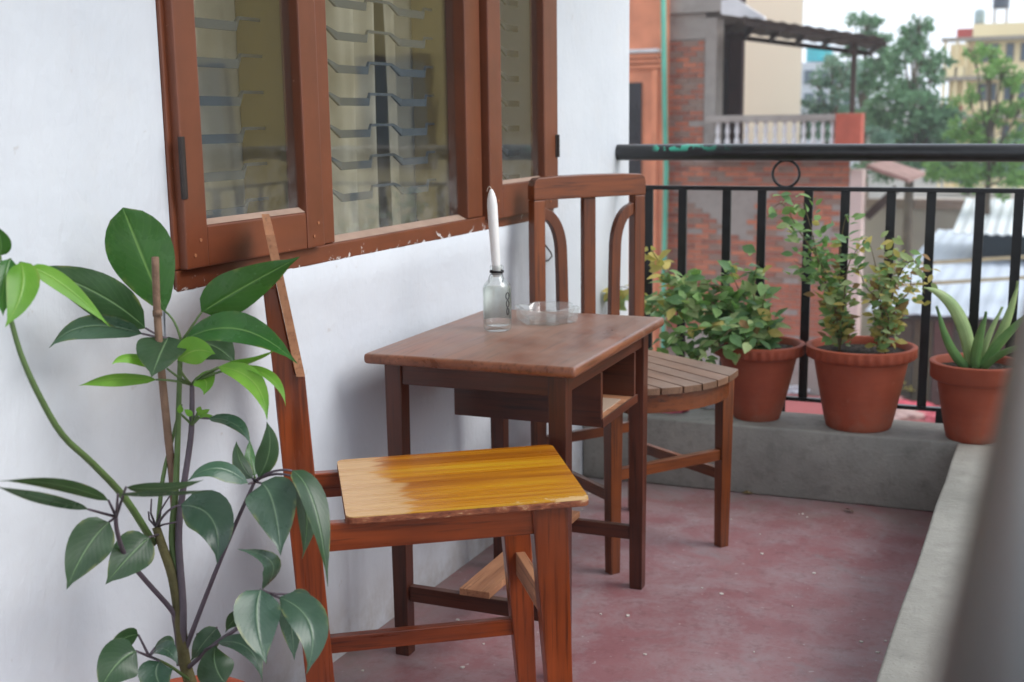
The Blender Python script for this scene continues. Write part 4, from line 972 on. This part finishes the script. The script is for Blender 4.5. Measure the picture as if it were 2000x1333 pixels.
# ------------------------------------------------------------------ beyond the railing
m = MB(); m.box(-120, 120, -60, 180, -7.4, -7.2); struct(obj('ground', m, simple('street_ground', C(160,153,140), .95, .15, .3)), 'dusty street ground below the balcony')
def G(px, py, y): return ony(px, py, y)
def bgbox(name, x0, x1, y0, y1, z0, z1, mat, par=None, bevel=0):
    m = MB(); m.box(min(x0,x1), max(x0,x1), y0, y1, min(z0,z1), max(z0,z1)); return obj(name, m, mat, par, bevel=bevel)
CEM = concrete('bare_cement', C(138,130,124), C(164,156,150), .5, .25); CREAM = simple('cream_wall_paint', C(250,244,220), .8, .03, .6); ORANGE = simple('orange_wall_paint', C(206,132,100), .85, .26, 1.6)
CREAM.node_tree.nodes['Principled BSDF'].inputs['Roughness'].default_value = .55
BRK = [simple('brick_%d' % i, c, .9, .16, 4, .4, 20) for i, c in enumerate((C(168,104,82), C(150,98,82), C(182,114,88), C(142,118,106)))]
DARKW = simple('dark_opening_paint', C(40,38,42), .6, .2, 3); BROWNW = simple('brown_door_paint', C(62,40,38), .6, .2, 3); WHITEP = simple('white_stone_paint', C(206,204,206), .7, .1, 5); REDP = simple('red_brick_paint', C(176,90,72), .85, .14, 6)
def raybox(name, px0, px1, y0, y1, z0, z1, mat, par=None, inset=1.0):
    # a block on a skewed footprint, its sides receding along the camera rays
    a, b, c, d = G(px0, 230, y0), G(px1, 230, y0), G(px1-inset, 230, y1), G(px0, 230, y1); m = MB()
    m.hexa([(p.x, p.y, z0) for p in (a, b, c, d)], [(p.x, p.y, z1) for p in (a, b, c, d)]); return obj(name, m, mat, par)
# orange house
YO = 18.75
oh = thing('orange_house', 'orange plastered house with a moulded cornice and dark shutter, beside the green pipe', 'house', (0, 0, 0))
xr = G(1288, 300, YO).x; xl = xr-3.4
raybox('wall', 1050, 1306, YO, YO+5, -7.2, 6.5, ORANGE, oh)
zc = G(1250, 112, YO).z
for k, (dz, d, h, mt) in enumerate(((.06, .16, .055, WHITEP), (-.02, .12, .07, ORANGE), (-.10, .08, .07, ORANGE), (-.18, .05, .06, ORANGE))): bgbox('cornice', xl, xr+.003*k+.01, YO-d, YO-.002, zc+dz, zc+dz+h, mt, oh, .008)
sx1 = G(1254, 250, YO).x; zs0 = G(1240, 345, YO).z; zs1 = G(1240, 162, YO).z
win2 = bgbox('shutter', sx1-.75, sx1, YO-.05, YO-.002, zs0, zs1, DARKW, oh, .01)
for k in range(10): bgbox('slat', sx1-.68, sx1-.07, YO-.075, YO-.051, zs0+.1+k*.11, zs0+.15+k*.11, DARKW, win2)
for k in (0, 1): bgbox('pilaster', xr-.12-.3*k*0, xr-.03, YO-.05, YO-.003, -7.2, zc-.2, ORANGE, oh) if k == 0 else None
# green pipe
gp = MB(); a = G(1295, -40, 18.55); b = G(1298, 200, 18.55); c_ = G(1301, 330, 18.55); d_ = G(1296, 560, 18.55)
gp.tube([a, b, c_, d_, (d_.x, d_.y, -7.2)], .042, 12); tag(obj('drain_pipe', gp, simple('green_pipe_paint', C(86,160,138), .5, .15, 2), smooth=True), 'tall green drain pipe between the orange house and brick house', 'pipe')
# brick house
YB = 19.0
bh = thing('brick_house', 'bare brick house with a white balustrade balcony and sloping canopy', 'house', (0, 0, 0))
X = lambda px: G(px, 260, YB).x
Zp = lambda py: G(1500, py, YB).z
xL, xR, zt = X(1304), X(1664), Zp(300)
raybox('wall', 1304, 1664, YB, YB+5, -7.2, zt, CEM, bh)
raybox('pier', 1304, 1376, YB, YB+5, zt+.001, Zp(72), CEM, bh)
bgbox('column', X(1376.5), X(1398), YB-.04, YB+.4, zt+.001, Zp(30), CEM, bh, .01)
raybox('lintel', 1304, 1376, YB-.03, YB+4.9, Zp(71.5), Zp(20), CEM, bh)
raybox('roof_slab', 1304, 1440, YB-.12, YB+5, Zp(19), Zp(-30), CEM, bh); a = G(1415, 30, 18.7); b = G(1500, 42, 18.7); c_ = G(1440, 2, 18.7); m = MB(); m.prism([(a.x, a.z), (b.x, b.z), (b.x-.02, b.z+.06), (c_.x, c_.z+.03), (a.x, c_.z)], 18.5, 18.62, lambda u, v, h: (u, h, v)); obj('eave_board', m, WHITEP, bh)
rnd = random.Random(8); jobs = []
def brickrun(x0, x1, z0, z1, skip):
    row = 0; z = z1-.075
    while z > z0:
        x = x0+.005-(.12 if row % 2 else 0)
        while x < x1:
            a = max(x, x0+.005); b = min(x+.225, x1-.005)
            if b-a > .05 and not skip((a+b)/2, z): jobs.append((a, b, z))
            x += .24
        z -= .083; row += 1
brickrun(xL, X(1374), zt+.02, Zp(74), lambda x, z: mnoise.noise((x*2.2, z*1.6, 4)) > .6)
brickrun(xL, xR, Zp(660), Zp(315), lambda x, z: (z > Zp(470)+.35*mnoise.noise((x*1.5, 0, 1)) and mnoise.noise((x*1.1, z*1.4, 9)) > -.05 and z < Zp(372)) or mnoise.noise((x*3, z*3, 2)) > .42)
jobs.sort(key=lambda j: -(j[2] > -1.6)); bmes = {}
for i, (a, b, z) in enumerate(jobs[:300]):
    k = rnd.randrange(4); wkey = (k, round(b-a, 2))
    if wkey not in bmes:
        mm = MB(); hw = wkey[1]/2; mm.box(-hw, hw, -.014, .004, 0, .068); bmes[wkey] = mm.mesh('brick'); bmes[wkey].materials.append(BRK[k])
    o = link('brick', bmes[wkey], None, bh); o.location = ((a+b)/2, YB-rnd.uniform(0, .006), z)
if len(jobs) > 300:
    m = MB()
    for a, b, z in jobs[300:]: m.box(a, b, YB-.014-rnd.uniform(0, .006), YB+.004, z, z+.068)
    tag(obj('brickwork', m, BRK[0], bh), None, None, kind='stuff')
# balcony of the brick house
xb0, xb1 = X(1392), X(1690)
bgbox('balcony_slab', xb0, xb1+.05, YB-.40, YB-.001, Zp(313), Zp(306), CEM, bh, .01); bgbox('balcony_floor', X(1399), xb1, YB+.001, YB+3.2, zt+.001, zt+.05, CEM, bh)
YR = YB-.30
rl = bgbox('balustrade_rail', X(1388), X(1650), YR-.07, YR+.07, Zp(238), Zp(225), CEM, bh, .01)
bgbox('balustrade_base', X(1388), X(1636), YR-.06, YR+.06, Zp(305.5), Zp(297), CEM, bh, .01)
bz0, bz1 = Zp(296.8), Zp(238.2); hB = bz1-bz0
prof = [(.030, 0), (.034, .03), (.020, .06), (.024, .09), (.046, .30), (.040, .42), (.020, .50), (.030, .53), (.020, .57), (.040, .68), (.026, .86), (.020, .92), (.034, .96), (.034, 1.0)]
mm = MB(); mm.lathe([(r, z*hB) for r, z in prof], 14); bme = mm.mesh('baluster', smooth=True); bme.materials.append(WHITEP)
for k in range(13): o = link('baluster', bme, None, bh); o.location = (G(1402+18.6*k, 270, YR).x, YR, bz0)
bgbox('corner_pier', X(1640), X(1690), YR-.12, YR+.2, Zp(305), Zp(224), REDP, bh, .01)
bgbox('corner_column', xR+.003, X(1690), YB-.05, YB+.3, -7.2, Zp(331), simple('pale_pink_wall', C(206,186,180), .8, .1, 2), bh, .01)
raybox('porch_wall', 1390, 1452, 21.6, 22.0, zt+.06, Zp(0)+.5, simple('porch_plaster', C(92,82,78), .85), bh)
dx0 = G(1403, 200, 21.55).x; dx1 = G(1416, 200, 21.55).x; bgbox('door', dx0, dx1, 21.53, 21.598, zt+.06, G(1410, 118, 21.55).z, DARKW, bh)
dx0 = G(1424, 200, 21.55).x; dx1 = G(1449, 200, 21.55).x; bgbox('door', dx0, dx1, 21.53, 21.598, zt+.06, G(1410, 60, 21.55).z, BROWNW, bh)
# canopy of dark corrugated sheet
CANO = simple('weathered_tin', C(92,82,76), .7, .25, 2); CANU = simple('dark_timber', C(66,54,48), .8, .2, 4)
A = G(1452, 34, 18.4); B = G(1730, 76, 18.4); Cc = G(1705, 97, 21.3); Dd = G(1420, 62, 21.3); m = MB(); n = 44
for i in range(n+1):
    t = i/n; p = A.lerp(B, t); q = Dd.lerp(Cc, t); e = 0*sin(i*pi*.5*2)+.02*((i % 2)*2-1)*0+.008*(1 if i % 4 < 2 else -1)
    m.v += [(p.x, p.y, p.z+e), (q.x, q.y, q.z+e), (p.x, p.y, p.z+e+.014), (q.x, q.y, q.z+e+.014)]
for i in range(n):
    a = 4*i; b = a+4; m.f += [(a, a+1, b+1, b), (a+2, b+2, b+3, a+3), (a, b, b+2, a+2), (a+1, a+3, b+3, b+1)]
cp = obj('canopy', m, CANO, bh)
m = MB(); dn = Vector((0, 0, -.075)); m.beam(A+dn+Vector((0,.1,0)), B+dn+Vector((0,.1,0)), .07, .08); obj('canopy_beam', m, CANU, cp)
m = MB(); m.beam(Dd+dn, Cc+dn, .07, .08); obj('canopy_beam', m, CANU, cp)
for t in (.12, .3, .48, .66, .84, .98): m = MB(); m.beam(A.lerp(B, t)+dn*.85, Dd.lerp(Cc, t)+dn*.85, .05, .06); obj('rafter', m, CANU, cp)
pp = G(1664, 224, YR); bgbox('canopy_post', pp.x-.035, pp.x+.035, YR-.035, YR+.035, Zp(223.5), G(1664, 74, YR).z, CANU, bh)
# pink eave on struts at the right side of the brick house
a = G(1692, 322, 19.2); b = G(1775, 350, 19.2); m = MB(); m.hexa([(a.x, 19.2, a.z-.06), (b.x, 19.2, b.z-.06), (b.x, 21.5, b.z-.06), (a.x, 21.5, a.z-.06)], [(a.x, 19.2, a.z), (b.x, 19.2, b.z), (b.x, 21.5, b.z), (a.x, 21.5, a.z)]); obj('eave', m, simple('pink_tile', C(150,120,112), .85, .25, 5), bh)
a = G(1693, 425, 19.3); b = G(1752, 368, 19.3); m = MB(); m.beam(a, b, .09, .12); obj('eave_strut', m, CANU, bh)
# cream house behind
YC = 27
cr = thing('cream_house', 'plain cream-walled house rising behind the brick house canopy', 'house', (0, 0, 0))
raybox('wall', 1380, 1563, YC, YC+7, -7.2, 7.5, CREAM, cr)
raybox('roof_slab', 1370, 1568, YC-.3, YC+7.2, 7.5, 7.7, CEM, cr)
# yellow apartment block
YY = 50
ya = thing('apartment_block', 'yellow apartment block with balconies and roof tanks at the right edge', 'building', (0, 0, 0))
XY = lambda px: G(px, 150, YY).x
ZY = lambda py: G(1930, py, YY).z
YEL = simple('yellow_wall_paint', C(238,220,176), .85, .07, .4); WINB = NT('bluish_window_glass'); WINB.base(C(70,88,104)); WINB.rough(.15); WINB = WINB.m; GREY = simple('grey_band_paint', C(150,142,132), .8)
bgbox('wall', XY(1888), XY(2150), YY, YY+9, -7.2, ZY(75), YEL, ya)
bgbox('wall', XY(1846), XY(1887.8), YY+1.6, YY+9, -7.2, ZY(80), YEL, ya)
bgbox('roof_parapet', XY(1896), XY(2150), YY-.1, YY+8, ZY(72), ZY(47), YEL, ya); bgbox('roof_parapet', XY(1865), XY(1895), YY-.1, YY+1, ZY(74), ZY(55), simple('red_brick_far', C(178,78,70), .85), ya)
for py in (76, 152, 228): bgbox('floor_band', XY(1838), XY(2150), YY-.55, YY-.003, ZY(py+4), ZY(py-3), GREY, ya); 
for py in (152, 228): bgbox('balcony_slab', XY(1838), XY(1887), YY-.003, YY+1.598, ZY(py+4), ZY(py-3), GREY, ya); bgbox('balcony_wall', XY(1842), XY(1886), YY-.45, YY-.35, ZY(py-3.2), ZY(py-22), REDP if py == 228 else YEL, ya)
for px in (1843, 1866, 1884): bgbox('column', XY(px), XY(px+4.5), YY-.45, YY-.15, -7.2, ZY(76), YEL, ya)
for r, (t0, t1) in enumerate(((86, 122), (163, 198), (240, 280))):
    for (a, b) in ((1910, 1948), (1962, 1978), (1990, 2022)):
        f = bgbox('window', XY(a), XY(b), YY-.06, YY-.004, ZY(t1), ZY(t0), simple('window_frame_%d%d' % (r, a), C(120,112,104), .7), ya)
        nn = 2 if b-a > 20 else 1
        for k in range(nn):
            w_ = (XY(b)-XY(a))/nn; bgbox('pane', XY(a)+w_*k+.05, XY(a)+w_*(k+1)-.05, YY-.075, YY-.061, ZY(t1)+.06, ZY(t0)-.06, WINB, f)
def tank(px, py0, py1, y, r, mat, label):
    a = G(px, py1, y); b = G(px, py0, y); m = MB(); h = b.z-a.z
    m.lathe([(r*.98, 0), (r, h*.06), (r, h*.2), (r*1.03, h*.22), (r, h*.24), (r, h*.5), (r*1.03, h*.52), (r, h*.54), (r, h*.8), (r*.8, h*.92), (r*.25, h*.97), (r*.24, h), (r*.05, h)], 24)
    t = thing('water_tank', label, 'tank', (a.x, a.y, a.z), 0, 'water tanks on roofs'); obj('drum', m, mat, t, smooth=True, angle=radians(45))
    return t, a
tk, a = tank(1955, -14, 17, 52.5, .30, simple('black_tank_plastic', C(54,66,84), .5), 'black water tank on a steel stand above the yellow block')
zr = ZY(74)
for sx in (-.22, .22):
    for sy in (-.22, .22): m = MB(); m.box(sx-.03, sx+.03, sy-.03, sy+.03, zr-a.z, -.001); obj('stand_leg', m, CEM, tk)
m = MB(); tk2, a = tank(1913, 18, 46, 53, .20, simple('grey_tank_plastic', C(150,168,170), .5), 'grey water tank on the yellow block roof')
m.box(-.18, .18, -.18, .18, zr-a.z, -.001); obj('plinth', m, CEM, tk2)
# teal tank and pale house far behind the canopy
fh = thing('pale_house', 'pale flat-roofed house half hidden by trees, beyond the cream house', 'house', (0, 0, 0))
raybox('wall', 1560, 1680, 60, 68, -7.2, G(1600, 122, 60).z, simple('pale_wall_paint', C(190,196,204), .85, .08, .5), fh)
raybox('wall', 1690, 1850, 66, 72, -7.2, G(1700, 205, 66).z, simple('pale_wall_paint_b', C(200,198,196), .85, .08, .5), fh)
for k in range(4):
    for j in range(2):
        a = G(1580+k*26, 150+j*45, 60); f = bgbox('window', a.x-.22, a.x+.22, 59.94, 59.998, a.z-.35, a.z+.3, WINB, fh)
tk3, a = tank(1600, 88, 121, 61, .62, simple('teal_tank_plastic', C(60,176,186), .45), 'teal water tank on the pale house roof')
# roofs below
TIN = simple('grey_tin_roof', C(190,200,212), .55, .08, .8); TINB = simple('rusty_tin', C(128,118,112), .7, .2, 1.5)
def corr(name, x0, x1, y0, y1, z0, z1, mat, par, pitch=.25, amp=.007, th=.02):
    m = MB(); n = int((x1-x0)/pitch*4)
    for i in range(n+1):
        x = x0+(x1-x0)*i/n; e = amp*(1 if i % 4 < 2 else -1)
        m.v += [(x, y0, z0+e), (x, y1, z1+e), (x, y0, z0+e-th), (x, y1, z1+e-th)]
    for i in range(n): a = 4*i; b = a+4; m.f += [(a, b, b+1, a+1), (a+2, a+3, b+3, b+2), (a, a+2, b+2, b), (a+1, b+1, b+3, a+3)]
    m.f += [(0, 1, 3, 2), (4*n, 4*n+2, 4*n+3, 4*n+1)]; return obj(name, m, mat, par)
sd_ = thing('tin_shed', 'long low shed with a pale grey tin roof below the railing', 'shed', (0, 0, 0))
zf = ony(1800, 612, 19.6).z; zb_ = ony(1800, 448, 31).z
x0s = ony(1692, 600, 19.6).x
corr('roof_sheet', x0s, x0s+7, 19.5, 31, zf, zb_, TIN, sd_)
bgbox('wall', x0s+.1, x0s+6.8, 19.9, 30.8, -7.2, zf-.12, simple('plank_wall_paint', C(104,98,92), .85, .25, 1.5), sd_)
for k in range(16): bgbox('plank', x0s+.12+k*.3, x0s+.39+k*.3, 19.86, 19.898, -5.5, zf-.16, simple('plank_%d' % k, C(88+7*(k % 4), 82+6*(k % 3), 78), .9), sd_)
for k, (a, b) in enumerate((((1795,515),(2040,500)), ((1720,560),(2040,540)))):
    p = onz(*a, zf+.75-.3*k); q = onz(*b, zf+.75-.3*k); m = MB(); m.beam(p, q, .05, .05); tag(obj('roof_pole', m, simple('bamboo_%d' % k, C(150,136,108), .7)), ['thin bamboo pole lying across the upper tin roof', 'thin bamboo pole lying across the lower tin roof'][k], 'pole')
hs = thing('flat_roof_house', 'low house with a dusty flat concrete roof behind the tin shed', 'house', (0, 0, 0))
zr2 = ony(1800, 408, 34).z; bgbox('wall', ony(1690, 420, 34).x, ony(1690, 420, 34).x+9, 34, 44, -7.2, zr2, simple('dusty_wall', C(168,160,150), .85, .12, .8), hs)
for k in range(7): bgbox('roof_kerb', ony(1690, 420, 34).x+1.28*k, ony(1690, 420, 34).x+1.28*k+1.25, 33.9, 34.2, zr2+.001, zr2+.25, simple('kerb_stone_%d' % k, C(140+5*(k % 3), 124, 112), .85), hs)
aw = thing('tin_awning', 'white tin awning with a dark underside on the right, above the shed', 'awning', (0, 0, 0))
p = ony(1868, 415, 26); q = ony(2080, 440, 26)
corr('roof_sheet', p.x, p.x+4, 25.2, 28.5, p.z-.35, p.z+.12, simple('white_tin', C(206,212,214), .5, .06, .8), aw, .2, .014)
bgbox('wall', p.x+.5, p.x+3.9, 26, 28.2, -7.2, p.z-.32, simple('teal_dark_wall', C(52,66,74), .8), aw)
# red terrace below the railing with washing laid out
zt_ = -3.25; te = ony(1500, 800, 12)
tr_ = thing('red_terrace', 'red painted flat terrace seen under the lower rail between pots', 'terrace', (0, 0, 0))
bgbox('slab', -3.6, 4.5, 11.5, 18.9, zt_-.3, zt_, simple('red_terrace_paint', C(164,92,92), .8, .12, 1.2), tr_)
bgbox('wall', -3.4, 4.3, 11.8, 18.85, -7.2, zt_-.301, CEM, tr_)
for k, (px, py, sx, sy, c_, nm) in enumerate(((1770,800,.5,.3,C(222,96,112),'pink'), (1775,755,.35,.3,C(220,206,110),'yellow'), (1752,812,.35,.25,C(208,176,168),'pale peach'), (1860,820,.4,.3,C(230,120,130),'coral'), (1840,760,.3,.25,C(214,216,222),'white'), (1550,765,.3,.2,C(210,212,218),'light grey'), (1720,775,.3,.3,C(206,150,150),'dusty rose'))):
    q = onz(px, py, zt_); crumple('laundry_cloth', (q.x, q.y, zt_+.001), sx, sy, .10, cloth('laundry_%d' % k, tuple(v*.85 for v in c_[:3])+(1,), c_, .1), nm+' cloth spread on the red terrace below the railing', k*2.7, 'cloth')['group'] = 'cloths on the terrace'

# ------------------------------------------------------------------ trees
TB = simple('tree_bark', C(98,88,76), .9, .25, 3, .5, 8)
def foliage_mat(name, c1, c2, tr=.35):
    t = NT(name); v = t.coord(); a = t.noise(v, .9, 4, .6); b = t.noise(v, 9, 2)
    col = t.mix(t.math('MULTIPLY', b, .5), t.ramp(a, [(.3, c1), (.7, c2)]), c2); t.base(col); t.rough(.6)
    tl = t.n('BsdfTranslucent'); t.l(col, tl.inputs[0]); mx = t.n('MixShader'); mx.inputs[0].default_value = tr; t.l(t.p.outputs[0], mx.inputs[1]); t.l(tl.outputs[0], mx.inputs[2]); t.l(mx.outputs[0], t.o.inputs[0]); return t.m
def tree(label, base, clumps, nl, size, mat, seed, trunk_r=.16, name='tree', cat='tree'):
    rd = random.Random(seed); t = thing(name, label, cat, base); o = Vector(base)
    cen = sum((Vector(c) for c, r in clumps), Vector())/len(clumps)
    top = max((Vector(c) for c, r in clumps), key=lambda c: c.z)
    m = MB(); fork = Vector((cen.x, cen.y, min(c[2] for c, r in clumps)-.2)); P = [Vector((0,0,0)), (fork-o)*.5+Vector((.12,0,0)), fork-o]
    m.tube([P[0], P[1], P[2], (cen-o)*.6+P[2]*.4, top-o], [trunk_r, trunk_r*.85, trunk_r*.7, trunk_r*.4, .02], 9); tk = obj('trunk', m, TB, t, smooth=True)
    m = MB()
    for c, r in clumps:
        c = Vector(c)-o; a = P[2].lerp(top-o, rd.uniform(.0, .5)); mid = a.lerp(c, .5)+Vector((0, 0, -.1*r)); m.tube([a, mid, c], [trunk_r*.34, trunk_r*.22, .015], 6)
        for k in range(4):
            d = Vector((rd.uniform(-1, 1), rd.uniform(-1, 1), rd.uniform(-.5, 1))).normalized()*r*.8; m.tube([mid.lerp(c, .6), c+d*.5, c+d], [trunk_r*.12, trunk_r*.08, .008], 4)
    obj('branches', m, TB, t, smooth=True)
    vs = []; fs = []; tot = sum(r**2 for c, r in clumps)
    for c, r in clumps:
        c = Vector(c)-o; n = int(nl*r*r/tot); subs = [(Vector((rd.gauss(0, 1), rd.gauss(0, 1), rd.gauss(0, .8))).normalized()*r*rd.uniform(.35, .95), r*rd.uniform(.18, .40)) for _ in range(9)]
        for k in range(n):
            sc, srd = rd.choice(subs); q = c+sc+Vector((rd.gauss(0, 1), rd.gauss(0, 1), rd.gauss(0, .7)))*srd*.55
            d = Vector((rd.gauss(0, 1), rd.gauss(0, 1), rd.gauss(-.2, .7))).normalized(); s = d.cross(Vector((rd.gauss(0, 1), rd.gauss(0, 1), rd.gauss(0, 1)))).normalized(); l = size*rd.uniform(.6, 1.3)
            b = len(vs); vs += [q, q+d*l*.5+s*l*.24, q+d*l, q+d*l*.5-s*l*.24]; fs.append((b, b+1, b+2, b+3))
    me = bpy.data.meshes.new('crown'); me.from_pydata([tuple(v) for v in vs], [], fs); link('crown', me, mat, t); return t
F1 = foliage_mat('tree_green', C(70,112,80), C(112,152,112)); F2 = foliage_mat('tree_light_green', C(96,142,72), C(136,176,98), .4); F3 = foliage_mat('tree_grey_green', C(84,118,102), C(124,156,136))
def CL(lst, y, k=1.0): return [(tuple(G(px, py, y+dy)), r*k) for px, py, r, dy in lst]
YT = 33
tree('tall green tree with pointed tops rising behind the canopy end', (G(1765, 250, YT).x, YT, -7.2), CL([(1795,45,.34,0), (1800,95,.55,.4), (1765,110,.5,-.4), (1825,130,.5,.3), (1745,170,.75,0), (1800,185,.8,-.5), (1760,235,.95,.2), (1830,240,.8,0), (1715,225,.55,.3), (1790,300,1.0,0), (1730,310,.8,-.4), (1850,320,.8,.3), (1780,70,.35,.2)], YT), 9000, .17, F1, 3)
tree('round-topped tree just left of the tallest tree, above the canopy', (G(1700, 250, 36).x, 36, -7.2), CL([(1690,45,.42,0), (1705,85,.5,.3), (1668,90,.4,0), (1725,110,.5,0), (1700,150,.7,0), (1660,170,.6,.2), (1680,230,.7,0)], 36), 4500, .17, F1, 5)
tree('thin grey-green tree seen under the canopy beside its post', (G(1610, 250, 30).x, 30, -7.2), CL([(1600,160,.36,0), (1625,125,.35,.2), (1590,205,.4,0), (1640,190,.4,-.2), (1610,230,.45,.3), (1650,145,.4,0), (1585,250,.5,0), (1640,260,.6,0), (1700,270,.5,0)], 30), 3600, .14, F3, 7)
tree('airy light green tree in front of the yellow block', (G(1925, 250, 27).x, 27, -7.2), CL([(1905,105,.24,0), (1935,100,.24,.2), (1960,130,.30,0), (1930,140,.22,-.2), (1985,165,.34,0), (1890,190,.30,.1), (1950,215,.34,0), (1995,210,.34,.2), (1880,250,.40,0), (1930,270,.50,0), (1985,280,.50,-.2), (1900,330,.5,0), (1960,345,.55,.1), (2010,320,.5,0), (1850,330,.45,0)], 27), 5200, .12, F2, 9, .09)
tree('grey-green tree left of the yellow block near the ground roofs', (G(1850, 300, 40).x, 40, -7.2), CL([(1840,260,.8,0), (1870,290,.9,0), (1815,300,.8,.4), (1900,320,.9,0), (1950,330,.9,0), (1990,300,.8,.2)], 40), 4200, .18, F3, 12)
# houses and trees across the open side, outside the frame, as mirrored in the panes
nh = thing('neighbour_house', 'ochre house across the open side, mirrored in the window panes', 'house', (0, 0, 0))
bgbox('wall', 4.6, 13, 12.5, 18, -7.2, 4.6, simple('ochre_wall_paint', C(206,184,126), .85, .06, .5), nh); bgbox('roof_slab', 4.3, 13.3, 12.2, 18.3, 4.6, 4.8, CEM, nh)
for x0 in (5.3, 8.2, 10.9):
    for z0 in (.55, -2.6):
        f = bgbox('window', x0, x0+1.0, 12.44, 12.497, z0, z0+1.3, simple('shutter_%d_%d' % (x0*10, z0*10), C(86,72,62), .7), nh); bgbox('pane', x0+.08, x0+.92, 12.42, 12.439, z0+.08, z0+1.22, WINB, f)
tree('leafy tree beyond the corner of the railing, mirrored in the right-hand casement', (4.4, 16, -7.2), [((4.2, 16, 1.2), 1.2), ((4.9, 16.4, 2.6), 1.2), ((3.7, 16, 3.2), .9), ((4.4, 16, 4.4), .9), ((3.9, 15.6, .0), 1.0)], 5000, .2, F1, 15)

# ------------------------------------------------------------------ the hazy air over the town
m = MB(); m.box(-125, 125, -65, 185, -8.5, 11.5); hz = obj('haze', m, None); hz['kind'] = 'stuff'; hz['label'] = 'pale haze in the air over the town'
hm = bpy.data.materials.new('haze_air'); hm.use_nodes = True; ht = hm.node_tree; ht.nodes.remove(ht.nodes['Principled BSDF'])
pv = ht.nodes.new('ShaderNodeVolumePrincipled'); pv.inputs['Color'].default_value = (.90, .94, 1.0, 1); pv.inputs['Density'].default_value = .0018; pv.inputs['Anisotropy'].default_value = .3
ht.links.new(pv.outputs[0], ht.nodes['Material Output'].inputs['Volume']); hz.data.materials.append(hm)
